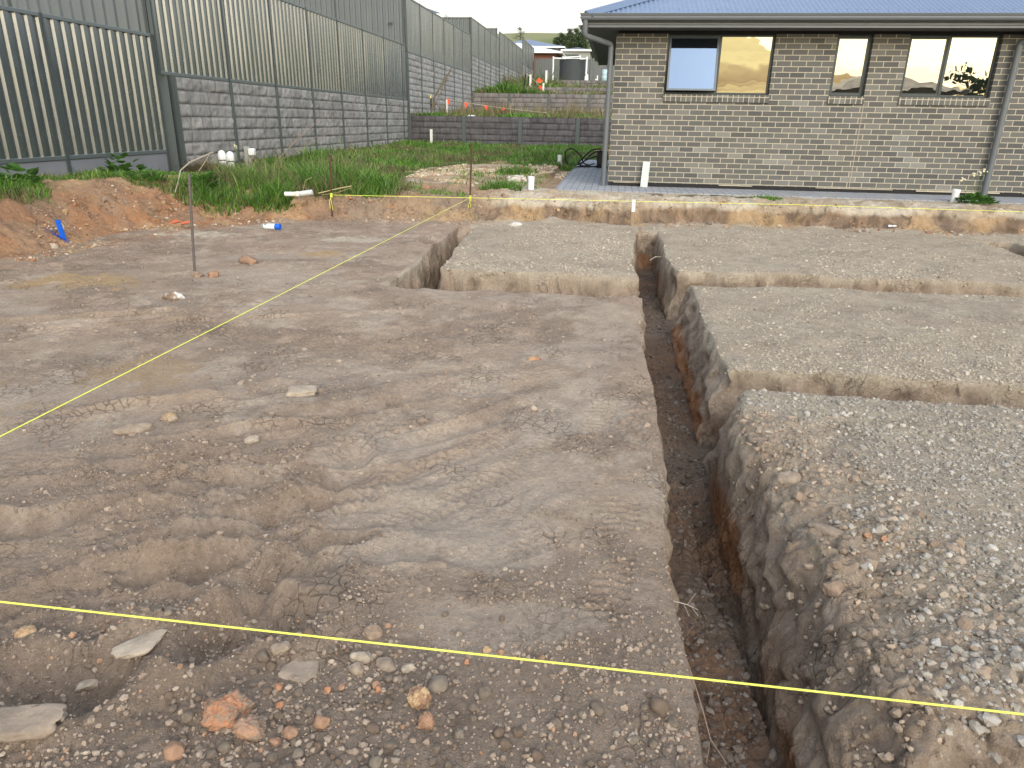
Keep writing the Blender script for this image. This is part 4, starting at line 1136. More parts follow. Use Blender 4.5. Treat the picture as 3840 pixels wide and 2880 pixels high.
def field(name, n, x0, x1, y0, y1, hgt, w, lean, dens, seed, zf, pal=GREEN, hvar=None, drymix=.0):
    r = np.random.default_rng(seed)
    x = r.uniform(x0, x1, n).astype(np.float32); y = r.uniform(y0, y1, n).astype(np.float32)
    k = r.random(n) < dens(x, y); x, y = x[k], y[k]; n = len(x)
    z = zf(x, y)
    cl = fbm(x, y, 1.1, 3, seed + 900)
    h = hgt * np.exp(r.normal(0, .28, n)) * np.clip(1 + .7 * cl, .35, 1.9)
    if hvar is not None: h = h * hvar(x, y)
    c = pick(pal, n, seed + 1) * (1 + .25 * fbm(x, y, 2.3, 2, seed + 5)[:, None])
    if drymix > 0:
        d = pick(DRY, n, seed + 2); m = ss(.55, .0, fbm(x, y, .9, 3, seed + 6) + .55 - drymix) * (r.random(n) < .8)
        c = mixc(c, d, m.astype(np.float32))
    return blades(x, y, z, h, w * r.uniform(.7, 1.4, n), lean, c, seed + 3, name)
def bank_d(x, y):
    z, k = site(x, y)
    T = .30 + ss(-5.35, -5.75, x) * ss(9.35, 9.0, y) * (.42 + .38 * ss(7.7, 8.3, y))
    return (k['fd'] > .2) * ss(T, T + .28, k['fd'] + .22 * fbm(x, y, 1.3, 3, 801)) * ss(-2.9, -3.5, x) * (x > -7.38) * (1 - .7 * ss(-4.1, -3.2, x) * ss(10.9, 11.8, y))
field('grass', 40000, -7.38, -2.6, 5.2, 12.3, .105, .010, .9, bank_d, 41, zat, drymix=.02, hvar=lambda x, y: (1 + .9 * ss(-6.2, -5.4, x) * ss(9.6, 10.4, y) * ss(-3.2, -4.2, x)) * (1 - .75 * ss(-5.7, -6.3, x) * ss(9.8, 10.6, y)))
def yard_d(x, y): return grass_cover(x, y) * (1 - .65 * ss(-4.6, -3.4, x) * ss(21, 17, y)) * (1 - ((x > -1.0) & (y < 22.5))) * (x < 2) * (y < 26.44)
field('grass', 52000, -7.38, 1.5, 12.3, 26.44, .085, .016, .9, yard_d, 42, land_at, drymix=.05, hvar=lambda x, y: (1 + .8 * ss(-4.2, -5.4, x) * ss(20, 15, y)) * (1 - .6 * ss(-5.9, -6.6, x) * ss(15, 14, y)))
def thin_d(x, y): return .22 * ss(-.25, .35, fbm(x, y, 1.2, 3, 802)) * (x < -1.2) * (x > -5)
field('grass', 30000, -5, -1.0, 10.7, 17.5, .05, .013, 1.0, lambda x, y: thin_d(x, y) * (y > 12.4), 43, land_at)
field('grass', 16000, -4, -1.0, 10.7, 12.4, .045, .012, 1.0, lambda x, y: thin_d(x, y) * 1.3, 44, zat)
one = lambda v: (lambda x, y: np.full(x.shape, v))
field('grass', 30000, -7.35, 1.4, 26.65, 38.5, .12, .03, .7, lambda x, y: .45 + .55 * ss(30.5, 27, y), 45, land_at, drymix=.45, hvar=lambda x, y: 1 + .8 * ss(29, 34, y))
field('dry_grass', 900, -5.6, -3.6, 9.8, 11.8, .34, .007, .7, bank_d, 40, zat, pal=DRY)
field('dry_grass', 9000, -7.35, 1.0, 30, 38.5, .42, .02, .45, lambda x, y: .5 + .5 * ss(36.5, 38, y), 46, land_at, pal=DRY)
field('grass', 15000, -7.3, 2.0, 38.75, 47.9, .17, .04, .7, lambda x, y: .5 + .5 * ss(-2, -4.5, x), 47, land_at, drymix=.6, hvar=lambda x, y: 1 + .9 * ss(-3.5, -5.5, x))
field('grass', 9000, -7.3, 2.0, 48.15, 59.4, .26, .05, .7, lambda x, y: .35 + .65 * ss(-3, -5, x), 48, land_at, drymix=.6, hvar=lambda x, y: 1 + 1.2 * ss(-4.2, -5.6, x))

def tuft(label, x, y, rad, h, n, seed, zf, pal=GREEN, w=.012, group=None, name='grass_tuft', lean=1.0, cat='grass tuft', droop=.6):
    r = np.random.default_rng(seed); q = rad * np.sqrt(r.random(n)); a = r.uniform(0, 6.283, n)
    px = (x + q * np.cos(a) * 1.5).astype(np.float32); py = (y + q * np.sin(a)).astype(np.float32)
    z = zf(px, py) - .01
    hh = h * np.exp(r.normal(0, .25, n)) * (1.15 - .6 * q / rad)
    return blades(px, py, z, hh, w * r.uniform(.7, 1.3, n), lean, pick(pal, n, seed), seed + 1, name, kind=None, loc=(x, y, float(zf(x, y)[0])), label=label, cat=cat, group=group, droop=droop)
tuft('green grass clump on the sandy lip between the corner stake and white pipe', -1.78, 11.75, .24, .17, 420, 51, zat)
tuft('dark green grass clump further back, beyond the white pipe', -1.95, 14.9, .30, .20, 420, 52, land_at)
tuft('small green tuft beside the farther white pipe stub', -1.12, 18.0, .20, .16, 200, 53, land_at)
tuft('flat patch of grass on the pale strip below the brick wall', 2.36, 11.62, .17, .07, 380, 54, zat)
tuft('straw-coloured heap of dead grass against the sleeper wall by the column', -7.12, 12.25, .34, .34, 900, 55, lambda x, y: zat(np.asarray(x), np.minimum(y, 12.4)), pal=DRY, w=.010, lean=1.6, name='dead_grass', cat='dead grass', droop=1.3)
tuft('tall bright green grass clump behind the middle stake', -4.15, 10.75, .62, .41, 2600, 56, zat, w=.011, lean=1.0)
tuft('tall green grass clump left of the brightest clump, near the galvanised post', -4.95, 11.4, .48, .33, 1500, 57, zat, w=.011)
tuft('grass tuft spilling over the bank right of the curved dry stem', -4.75, 9.75, .26, .22, 700, 58, zat)
tuft('grass hanging over the bank by the foot of the curved dry stem', -5.55, 9.55, .35, .20, 800, 59, zat)
tuft('green bush of weeds in front of the second terrace wall', -5.8, 39.4, .7, .52, 500, 60, land_at, w=.05, name='weed_bush', cat='weed')
tuft('olive weed bush at the left end of the tank terrace wall', -5.5, 57.6, 1.2, 1.15, 600, 61, land_at, pal=np.concatenate([GREEN, DRY]), w=.07, name='weed_bush', cat='weed')
tuft('tan scrubby bush beside the dark leaning pickets', -5.6, 45.0, 1.0, .7, 600, 62, land_at, pal=np.concatenate([DRY, GREEN]), w=.05, name='weed_bush', cat='weed')

def leafy(label, x, y, n, rad, h, size, seed, zf, flowers=0, cat='weed', name='leafy_weed'):
    r = np.random.default_rng(seed); z0 = float(zf(x, y)[0])
    root = thing(name, label, cat, (x, y, z0))
    V = []; F = []; C = []
    sh = [(0, -.1), (.25, -.55), (.6, -.42), (1, 0), (.6, .42), (.25, .55), (0, .1)]
    for i in range(n):
        a = r.uniform(0, 6.283); q = rad * math.sqrt(r.random()); el = r.uniform(-.1, .9); s = size * r.uniform(.6, 1.3)
        c = np.array([x + q * math.cos(a), y + q * math.sin(a), z0 + h * (1 - .8 * (q / rad) ** 2) * r.uniform(.3, 1)])
        d = np.array([math.cos(a) * math.cos(el), math.sin(a) * math.cos(el), math.sin(el)])
        u = np.cross(d, [0, 0, 1]); u /= np.linalg.norm(u) + 1e-6; nn = np.cross(u, d)
        b = len(V)
        for (t, w) in sh: V.append(c + d * t * s + u * w * s + nn * (.18 * math.sin(t * 3) * s - abs(w) * .15 * s))
        F.append(tuple(range(b, b + 7)))
        col = np.array([.07, .16, .03]) * r.uniform(.6, 1.5); C += [col] * 7
    np_mesh('leaves', np.array(V), np.array(F), M_GRASS, root, np.array(C))
    if flowers:
        st = MB(); hd = MB()
        for i in range(flowers):
            fx, fy = x + r.uniform(-rad, rad) * .8, y + r.uniform(0, rad) * .5 + .1; fz = z0 + h + r.uniform(.12, .34)
            st.tube([(x + (fx - x) * .4, fy - .05, z0), (fx, fy, fz)], .004, 5)
            for j in range(7):
                q = (fx + r.uniform(-.03, .03), fy + r.uniform(-.02, .02), fz + r.uniform(-.03, .03)); hd.box(q[0] - .008, q[0] + .008, q[1] - .006, q[1] + .006, q[2] - .008, q[2] + .008)
        st.build('stems', mat_simple('weed_stem', (.16, .20, .08), .8), root); hd.build('flower_heads', mat_simple('cream_flower', (.75, .72, .50), .8), root)
    return root
leafy('leafy weed with cream flower heads at the foot of the right downpipe', 5.52, 12.0, 150, .26, .15, .075, 71, zat, flowers=4)
leafy('grey-green leafy weed on top of the orange bank against the plinth', -6.95, 9.75, 60, .26, .30, .10, 72, zat)
leafy('bright broad-leaved weed in the grass at far left', -6.95, 7.85, 40, .24, .24, .10, 73, zat)
leafy('broad-leaved weed trailing down over the middle of the orange bank', -6.35, 9.3, 45, .22, .18, .09, 74, zat)
leafy('broad-leaved weed beside the tall left stake', -5.75, 9.75, 45, .26, .2, .10, 75, zat)
# dry stems
def stem(label, pts, r, col, name='dry_stem', cat='dry stem', extra=None):
    m = MB().tube(pts, r, 6)
    for e in (extra or []): m.tube(e, .4 * (r if not isinstance(r, list) else r[0]), 5)
    return tag(m.build(name, mat_simple(name + '_bark', col, .9, .25, 20), smooth=True), label, cat)
zb = float(zat(-5.9, 8.95)[0])
stem('long curved pale dry stem hanging down the bank below the white pipes', [(-6.25, 11.0, .80), (-6.25, 10.3, .68), (-6.1, 9.8, .60), (-5.95, 9.45, .45), (-5.85, 9.2, .36)], [.012, .012, .010, .009, .007], (.42, .36, .27), extra=[[(-6.25, 10.9, .80), (-6.10, 10.5, .70), (-6.12, 10.3, .56)]])
stem('tangle of pale straw stems beside the fallen white pipe', [(-4.05, 9.75, .35), (-3.85, 9.9, .40), (-3.65, 10.0, .44)], .007, (.45, .38, .2), extra=[[(-4.0, 9.72, .33), (-3.8, 9.8, .36), (-3.6, 9.85, .43)], [(-4.25, 9.7, .38), (-4.22, 9.75, .52), (-4.14, 9.8, .56)]])
stem('brown dead stems leaning along the sleeper wall behind the tall grass', [(-6.6, 14.0, .55), (-6.3, 14.6, 1.0), (-6.0, 15.3, 1.45)], [.012, .009, .004], (.22, .17, .13), extra=[[(-6.6, 14.0, .5), (-6.1, 14.6, .85), (-5.7, 15.2, 1.2)], [(-6.7, 14.2, .5), (-6.5, 14.8, .95), (-6.45, 15.3, 1.2)], [(-6.5, 13.8, .5), (-6.1, 14.0, .8), (-5.85, 14.3, 1.0)]])
lean = MB().tube([(-6.95, 28, 1.45), (-6.8, 28, 2.1), (-6.45, 28, 2.62), (-6.1, 28, 3.14)], [.03, .035, .03, .015], 7)
for i in range(70):
    t = random.random(); p = Vector((-6.95, 28, 1.5)).lerp(Vector((-6.15, 28, 3.05)), t); d = Vector((random.uniform(-.3, .3), random.uniform(-.15, .15), random.uniform(-.05, .35))) * (1.1 - .8 * t)
    lean.tube([p, p + d * .6, p + d + Vector((0, 0, -.04))], [.008, .006, .003], 4)
tag(lean.build('dead_plant', mat_simple('dead_plant_brown', (.17, .14, .095), .9, .3, 12)), 'tall brown dead stalk leaning against the pale streaked wall', 'dead plant')
# fine roots hanging from the trench edge
stem('thin pale root hanging over the trench edge above the near string', [(.275, 1.66, -.02), (.30, 1.60, -.06), (.33, 1.53, -.12), (.345, 1.47, -.15), (.38, 1.42, -.17)], [.0020, .0018, .0018, .0014, .001], (.26, .20, .15), name='root', cat='root', extra=[[(.345, 1.47, -.15), (.335, 1.43, -.19)]])
stem('small branching root tip sticking out of the trench edge', [(.26, 1.86, -.02), (.31, 1.86, -.03), (.34, 1.84, -.03)], [.002, .0016, .001], (.38, .33, .27), name='root', cat='root', extra=[[(.31, 1.86, -.03), (.335, 1.88, .0)], [(.32, 1.855, -.03), (.345, 1.85, -.06)], [(.30, 1.86, -.03), (.315, 1.83, -.05)]])
stem('loose pale root arching from the right wall near the far end of the trench', [(.62, 8.35, -.10), (.55, 8.3, -.09), (.49, 8.28, -.13)], .006, (.40, .34, .26), name='root', cat='root')
# ------------------------------------------------------------------ stakes, strings, pipes and litter
M_REBAR = mat_simple('rusty_bar', (.105, .060, .040), .85, .45, 30, .2, .3, .001, 200)
M_REBARD = mat_simple('dull_steel_bar', (.15, .13, .12), .7, .3, 30, .4, .4)
def string_mat():
    t = NT('fluorescent_string'); sp = t.noise(300, 2)
    t.setp(Base_Color=t.mix(sp, (.70, .80, .05, 1), (.95, 1.0, .22, 1)), Roughness=.8); return t.m
M_STRING = string_mat()
M_PVC = mat_simple('white_pvc', (.78, .80, .80), .35, .05, 6, 0, .5)
M_GALV = mat_simple('galvanised_steel', (.46, .50, .50), .5, .2, 12, .5, .5)
M_WHITEP = mat_simple('white_peg_paint', (.72, .72, .68), .7, .15, 20)
M_PEGW = mat_simple('peg_timber', (.30, .22, .15), .9, .3, 20)

def stake(label, base, top, r, mat=M_REBAR):
    b, t = Vector(base), Vector(top); m = MB()
    n = 60; pts = []; rs = []
    for i in range(n + 1):
        q = i / n; pts.append(b.lerp(t, q)); rs.append(r * (1.10 if i % 2 else .94))
    m.tube(pts, rs, 8)
    return tag(m.build('steel_stake', mat, smooth=False), label, 'stake', 'steel bars standing in the ground')
z1 = float(zat(-3.736, 5.984)[0]); z2 = float(zat(-3.93, 9.75)[0])
stake('tall bare steel bar standing on the pad in front of the orange bank', (-3.736, 5.984, z1 - .15), (-3.65, 5.984, .868), .012, M_REBARD)
stake('rusty bar with yellow string in front of the tall green grass', (-3.875, 9.75, z2 - .15), (-3.84, 9.75, .862), .012)
stake('rusty corner bar where the two far strings cross', (-2.02, 10.35, .0), (-1.985, 10.35, 1.04), .013)
def string(label, pts, r=.0022, sag=.0):
    P = []
    for a, b in zip(pts[:-1], pts[1:]):
        a, b = Vector(a), Vector(b)
        for i in range(24):
            q = i / 24; P.append(a.lerp(b, q) + Vector((0, 0, -sag * 4 * q * (1 - q))))
    P.append(Vector(pts[-1]))
    return tag(MB().tube(P, r, 6).build('string_line', M_STRING, smooth=True), label, 'string line', 'yellow set-out strings')
string('yellow string crossing the whole foreground over the trench', [(-4.6, .95, .445), (-1.18, 1.02, .440), (.75, 1.045, .420), (5.6, 1.12, .38)], .0019)
string('yellow string running from left foreground away to the corner bar', [(-1.905, -1.2, .37), (-1.90, 1.842, .368), (-1.9, 3.32, .362), (-2.0, 10.335, .300)], .0021)
string('yellow string along the far cut from the grass past the house', [(-3.86, 9.74, .335), (-2.03, 10.33, .295), (2.35, 10.2, .352), (5.3, 10.15, .356), (9, 10.1, .36)], .0030)
def knot(label, x, y, z0, z1):
    m = MB(); P = []
    for i in range(60):
        a = i * 1.0; P.append((x + .015 * math.cos(a), y + .015 * math.sin(a), z0 + (z1 - z0) * i / 59))
    m.tube(P, .003, 5)
    m.tube([(x, y - .018, z0), (x + .01, y - .03, z0 - .08), (x + .02, y - .03, z0 - .17)], .003, 5)
    m.tube([(x, y - .018, z0), (x - .02, y - .03, z0 - .06), (x - .015, y - .03, z0 - .15)], .003, 5)
    return tag(m.build('string_knot', M_STRING), label, 'knot')
knot('yellow string wound and hanging on the corner bar', -2.01, 10.35, .25, .33)
knot('yellow string wound and hanging on the bar in front of the tall grass', -3.862, 9.75, .30, .36)
def peg(label, x, y, zf, h, w, tipmat, bodymat, tip=.4, lean=(0, 0), group=None):
    z = float(zf(x, y)[0]); root = thing('survey_peg', label, 'peg', (x, y, z), group)
    def pr(z0, z1):
        m = MB(); a = w / 2; p = []
        for zz in (z0, z1):
            ox, oy = lean[0] * (zz / h), lean[1] * (zz / h)
            p += [(x - a + ox, y - a * .6 + oy, z + zz), (x + a + ox, y - a * .6 + oy, z + zz), (x + a + ox, y + a * .6 + oy, z + zz), (x - a + ox, y + a * .6 + oy, z + zz)]
        m.v = p; m.f = [(0, 3, 2, 1), (4, 5, 6, 7), (0, 1, 5, 4), (1, 2, 6, 5), (2, 3, 7, 6), (3, 0, 4, 7)]; return m
    pr(-.1, h * (1 - tip)).build('stem', bodymat, root); pr(h * (1 - tip) + .0005, h).build('painted_top', tipmat, root)
    return root
peg('white-topped peg at the far end of the main trench', .315, 10.10, zat, .36, .045, M_WHITEP, M_PEGW, .45)
M_BLUE = mat_simple('blue_marking_paint', (.006, .115, .62), .6, .25, 40)
bp = peg('bright blue painted peg at the foot of the orange bank', -5.93, 7.13, zat, .21, .045, M_BLUE, M_BLUE, .5, lean=(-.03, 0))
r_ = np.random.default_rng(3); px = -5.95 + r_.normal(0, .055, 160); py = 7.10 + r_.normal(0, .025, 160)
bs = MB()
for a, b in zip(px, py):
    zz = float(zat(a, b)[0]); s = random.uniform(.003, .008); bs.poly([(a - s, b - s, zz + .008), (a + s, b - s * .6, zz + .008), (a + s * .8, b + s, zz + .009), (a - s * .7, b + s, zz + .009)])
so_ = bs.build('blue_paint_splash', M_BLUE); so_['kind'] = 'stuff'
peg('white peg standing in the grass before the dark far wall', -6.44, 26.0, land_at, .46, .085, M_WHITEP, M_WHITEP)
peg('white peg holding the left end of the row of orange flags', -6.99, 31.0, land_at, .72, .07, M_WHITEP, M_WHITEP)
peg('dark peg with a yellow cap by the leaning dead stalk', -6.97, 28.2, land_at, .78, .05, mat_simple('yellow_cap', (.75, .66, .22), .6), M_BLACK, .16)
peg('white peg against the second terrace wall', -5.0, 44.0, land_at, 1.25, .11, M_WHITEP, M_WHITEP)
peg('short white peg right of the dark pickets', -4.0, 41.5, land_at, .65, .09, M_WHITEP, M_WHITEP)
peg('white peg in the weed bush below the water tank', -4.7, 50.5, land_at, 1.15, .13, M_WHITEP, M_WHITEP)

# marking paint can lying on its side
def can():
    x, y = -4.21, 8.58; z = float(zat(x, y)[0]) + .034
    root = thing('spray_can', 'white marking paint can with blue cap lying on its side', 'spray can', (x, y, z - .034))
    def lathe_x(prof, name, mat, n=22):
        m = MB(); base = 0
        for (px_, r) in prof:
            for k in range(n):
                t = 2 * math.pi * k / n; m.v.append((x + px_, y + r * math.cos(t), z + r * math.sin(t)))
        for i in range(len(prof) - 1):
            for k in range(n): a = i * n + k; b = i * n + (k + 1) % n; m.f.append((a, b, b + n, a + n))
        m.f.append(tuple(range(n))); e = (len(prof) - 1) * n; m.f.append(tuple(e + k for k in range(n))[::-1])
        o = m.build(name, mat, root, smooth=True); o.data.transform(Matrix.Translation((0, 0, 0)))
        return o
    lathe_x([(-.112, .026), (-.114, .033), (-.108, .035), (.045, .035), (.055, .030)], 'body', mat_simple('white_label', (.72, .80, .82), .4, .15, 30))
    lathe_x([(-.108, .0353), (-.106, .0358), (-.101, .0358), (-.099, .0353)], 'base_rim', mat_simple('dark_tin', (.06, .07, .08), .4))
    lathe_x([(.047, .034), (.050, .037), (.110, .037), (.114, .034), (.114, .026), (.104, .024)], 'cap', M_BLUE)
    mk = MB()
    for a, b, t0, t1 in ((-.09, -.06, .6, 1.0), (-.095, -.05, 1.15, 1.3), (-.07, -.055, 1.3, 1.9), (-.01, .03, .5, .62)):
        for q in range(4):
            u0 = t0 + (t1 - t0) * q / 4 + 3.3; u1 = t0 + (t1 - t0) * (q + 1) / 4 + 3.3
            P = [(x + s, y + .0356 * math.cos(u), z - .0356 * math.sin(u)) for (s, u) in ((a, u0), (b, u0), (b, u1), (a, u1))]
            mk.poly(P)
    mk.build('printed_mark', M_BLACK, root)
can()

def pvc(label, x, y, z, h, r, lean=0, name='pipe_stub', group='white pipe stubs standing in the ground'):
    root = thing(name, label, 'pipe', (x, y, z), group)
    m = MB(); m.lathe(x, y, [(r, z - .1), (r, z + h - .05), (r + .006, z + h - .05), (r + .006, z + h), (r - .004, z + h), (r - .006, z + h - .04)], 24)
    o = m.build('pipe', M_PVC, root, smooth=True)
    if lean: o.rotation_euler = (0, lean, 0)
    MB().lathe(x, y, [(r - .008, z + h - .03), (r - .008, z + h - .028)], 20).build('cap', M_PVC, root)
    return root
pvc('white pipe stub on the sandy lip at the left corner of the paving', -1.30, 11.87, .27, .235, .052)
pvc('farther white pipe stub beside the side path of the house', -1.30, 18.2, float(land_at(-1.3, 18.2)[0]), .22, .055)
pvc('white pipe stub on the pale strip near the right downpipe', 5.30, 12.2, .26, .205, .053, lean=.03)
vx, vy = -7.02, 12.72; vz = .27
root = thing('vent_pipe', 'pair of white pipes with domed caps in the grass by the sleeper wall', 'pipe', (vx, vy, vz))
for i, (dx, dy, h) in enumerate(((-.045, 0, .30), (.075, .07, .28))):
    MB().lathe(vx + dx, vy + dy, [(.062, vz - .15), (.062, vz + h)], 24).build('pipe', M_PVC, root, smooth=True)
    MB().lathe(vx + dx, vy + dy, [(.066, vz + h + .018), (.070, vz + h + .03), (.070, vz + h + .10), (.064, vz + h + .135), (.048, vz + h + .165), (.022, vz + h + .182), (.004, vz + h + .186)], 24).build('dome_cap', M_PVC, root, smooth=True)
    MB().lathe(vx + dx, vy + dy, [(.055, vz + h), (.055, vz + h + .02)], 20).build('vent_gap', M_BLACK, root)
gx_, gy_ = -6.93, 13.4
root = thing('meter_post', 'galvanised post with a small white box beside the white vent pipes', 'post', (gx_, gy_, .35))
m = MB(); m.box(gx_ - .045, gx_ + .045, gy_ - .012, gy_, .2, .80); m.box(gx_ - .045, gx_ - .037, gy_, gy_ + .05, .2, .80); m.box(gx_ + .037, gx_ + .045, gy_, gy_ + .05, .2, .80)
m.build('post', M_GALV, root, bevel=.003)
MB().box(gx_ + .047, gx_ + .165, gy_ - .05, gy_ + .05, .64, .77).build('box', M_PVC, root, bevel=.02)
leafy('two white flower heads on a weed between vent pipes and galvanised post', -6.98, 13.05, 20, .12, .12, .06, 81, lambda x, y: np.array([.42]), flowers=2, name='flowering_weed')
# fallen pipe piece
root = thing('fallen_pipe', 'short white pipe lying at the foot of the tall grass', 'pipe', (-4.25, 9.6, .30))
MB().tube([(-4.46, 9.58, .345), (-4.30, 9.6, .345)], .030, 16).build('pipe', M_PVC, root, smooth=True)
MB().tube([(-4.298, 9.6, .345), (-4.255, 9.603, .347)], .037, 16).build('collar', M_PVC, root, smooth=True)
MB().tube([(-4.25, 9.604, .35), (-4.08, 9.63, .375)], .036, 16).build('socket', mat_simple('dirty_white_pipe', (.55, .58, .56), .5, .3, 12), root, smooth=True)
MB().tube([(-4.318, 9.598, .345), (-4.308, 9.599, .345)], .0375, 16).build('yellow_ring', mat_simple('yellow_band', (.8, .6, .08), .5), root)
# board leaning on the wall
M = MB().box(-.062, .062, -.013, .013, 0, .44)
o = M.build('board', mat_simple('weathered_white_board', (.52, .57, .55), .75, .25, 14), bevel=.003); o.location = (.56, 13.12, .284); o.rotation_euler = (R(-16), R(3), 0)
tag(o, 'pale board leaning upright against the brick wall under the first window', 'board')
# pump and hoses by the corner of the house
rx, ry, rz = -.30, 18.6, .285
root = thing('pressure_pump', 'black pump with coiled black hoses on the side path', 'pump', (rx, ry, rz))
MB().box(rx - .10, rx + .16, ry - .16, ry + .16, rz + .05, rz + .40).build('body', mat_simple('black_plastic', (.012, .012, .013), .4, .2, 8), root, bevel=.03)
MB().box(rx - .12, rx + .16, ry - .17, ry + .17, rz, rz + .05).build('base', M_BLACK, root, bevel=.01)
MB().box(rx - .118, rx - .101, ry - .05, ry + .03, rz + .16, rz + .32).build('label_plate', mat_simple('brown_label', (.18, .12, .08), .6), root)
hm = MB()
def loop(pts, r=.014):
    P = []
    pts = [Vector(p) for p in pts]; pts = [pts[0]] + pts + [pts[-1]]
    for i in range(1, len(pts) - 2):
        for k in range(10):
            t = k / 10; a, b, c, d = pts[i - 1:i + 3]
            P.append(.5 * ((2 * b) + (c - a) * t + (2 * a - 5 * b + 4 * c - d) * t * t + (3 * b - a - 3 * c + d) * t ** 3))
    P.append(pts[-2]); return P
for k, pts in enumerate(([(-.05, -.1, .30), (-.35, -.1, .18), (-.62, -.1, .05), (-.85, -.1, .12), (-.88, -.1, .36), (-.72, -.1, .43), (-.50, -.1, .26), (-.42, -.1, .10), (-.25, -.1, .05)],
            [(0, -.15, .43), (-.22, -.15, .42), (-.42, -.15, .25), (-.55, -.15, .08), (-.38, -.15, .04), (-.15, -.15, .10)], [(.02, -.2, .40), (-.18, -.2, .36), (-.36, -.2, .20), (-.50, -.2, .07)], [(-.05, -.25, .04), (-.45, -.3, .025), (-.80, -.32, .025)])):
    MB().tube(loop([(rx + a, ry + b, rz + c) for a, b, c in pts]), .016, 8).build('hose', M_BLACK, root, smooth=True)
MB().tube([(rx - .80, ry - .32, rz + .028), (rx - .90, ry - .32, rz + .028)], .03, 10).build('nozzle', mat_simple('red_nozzle', (.35, .05, .03), .5), root)
# green strip of tape on the pale strip
gs = MB(); n = 14
for i in range(n):
    a, b = 1.05 + i * .075, 1.05 + (i + 1) * .075
    za, zb_ = [float(zat(q, 11.72)[0]) + .014 for q in (a, b)]
    gs.poly([(a, 11.68 + .02 * math.sin(i), za), (b, 11.68 + .02 * math.sin(i + 1), zb_), (b, 11.75 + .02 * math.sin(i + 1), zb_ + .012), (a, 11.75 + .02 * math.sin(i), za + .012)])
tag(gs.build('green_strip', mat_simple('dark_green_strip', (.015, .05, .03), .6)), 'narrow dark green strip lying on the pale ground below the first window', 'strip')
for i, (x, y, rr_, c, lab) in enumerate(((-5.35, 8.45, .13, (.50, .13, .06), 'scrap of orange plastic at the foot of the bank'), (3.9, 10.6, .06, (.75, .78, .80), 'crumpled white scrap on the spoil below the cut'), (-5.1, 26.75, .16, (.75, .75, .72), 'white scrap in the grass above the dark far wall'))):
    m = MB(); z = float((zat if y < 12 else land_at)(x, y)[0]) + .03
    for k in range(7):
        a = random.uniform(0, 6.28); cx, cy = x + rr_ * .7 * math.cos(a), y + .4 * rr_ * math.sin(a); s = rr_ * random.uniform(.3, .55)
        m.poly([(cx - s, cy - s * .5, z), (cx + s * .4, cy - s * .6, z + s * .3), (cx + s, cy + s * .3, z + s * .5), (cx - s * .4, cy + s * .6, z + s * .7)])
    tag(m.build('plastic_scrap', mat_simple('scrap_plastic', c, .5)), lab, 'scrap')

# ------------------------------------------------------------------ flag bunting on the first terrace
M_FLAG = mat_simple('orange_flag', (.90, .11, .035), .6, .12, 5)
M_CORD = mat_simple('pale_cord', (.55, .52, .44), .8)
root = thing('flag_bunting', 'row of orange triangular flags sagging on a cord above the first terrace', 'bunting', (-7, 31, 2.1))
cpts = [(-7.0, 31, 2.13), (-6.16, 31, 2.00), (-5.34, 31, 1.895), (-4.61, 31, 1.82), (-3.78, 31, 1.745), (-2.8, 31, 1.66)]
MB().tube(cpts, .008, 5).build('cord', M_CORD, root)
for k, (fx, fz, w, h) in enumerate(((-6.93, 2.125, .16, .21), (-6.16, 2.0, .18, .20), (-5.34, 1.895, .18, .18), (-4.61, 1.82, .18, .10))):
    tw = .03 * (-1) ** k
    MB().poly([(fx - w / 2, 31 - .012, fz + .012), (fx - .02 + tw, 31 - .03, fz - h), (fx + .02 + tw, 31 - .03, fz - h), (fx + w / 2, 31 - .012, fz - .012)]).poly([(fx - w / 2, 31 + .012, fz + .012), (fx + w / 2, 31 + .012, fz - .012), (fx + w / 2, 31 - .012, fz - .012), (fx - w / 2, 31 - .012, fz + .012)]).build('flag', M_FLAG, root)
root = thing('flag_bunting', 'two orange flags drooping on a cord from the dark pickets', 'bunting', (-5.3, 42, 3.6))
MB().tube([(-5.0, 42, 3.75), (-4.45, 42, 3.35), (-4.2, 42, 3.0)], .012, 5).build('cord', M_CORD, root)
for fx, fz, s in ((-4.28, 3.42, .28), (-4.2, 3.08, .22)):
    MB().poly([(fx - s * .6, 41.95, fz - .03), (fx - .02, 41.93, fz + s * .5), (fx + s * .7, 41.95, fz - .02), (fx + .02, 41.9, fz - s * .55)]).build('flag', M_FLAG, root)
for k, (x, tx_, z1, lab) in enumerate(((-5.18, -5.05, 3.72, 'taller dark picket leaning right on the second terrace'), (-4.98, -4.86, 3.62, 'second dark picket leaning close beside the first'))):
    tag(MB().tube([(x, 42, 2.3), (tx_, 42, z1)], .032, 6).build('steel_picket', M_BLACK), lab, 'picket')
# ------------------------------------------------------------------ water tank and what lies beyond it
def tank():
    x, y, z0, z1, r = -3.62, 61.2, 4.28, 5.86, 1.05
    root = thing('water_tank', 'dark grey corrugated round rainwater tank on the upper terrace', 'water tank', (x, y, z0))
    mt = mat_simple('tank_steel', (.13, .145, .15), .45, .1, 3, .2, .5)
    prof = [(r, z0)]; n = 22
    for i in range(n * 4 + 1): prof.append((r + .022 * math.sin(i / 4 * 2 * math.pi), z0 + (z1 - z0) * i / (n * 4)))
    MB().lathe(x, y, prof, 40).build('body', mt, root, smooth=True)
    MB().lathe(x, y, [(r + .03, z1 + .002), (r + .03, z1 + .03), (r * .6, z1 + .09), (.1, z1 + .12)], 40).build('lid', mt, root, smooth=True)
    return root
tank()
def ppipe(label, paths, r=.05):
    root = thing('pipework', label, 'pipes', paths[0][0]); 
    for p in paths: MB().tube(p, r, 8).build('pipe', M_PVC, root, smooth=True)
    return root
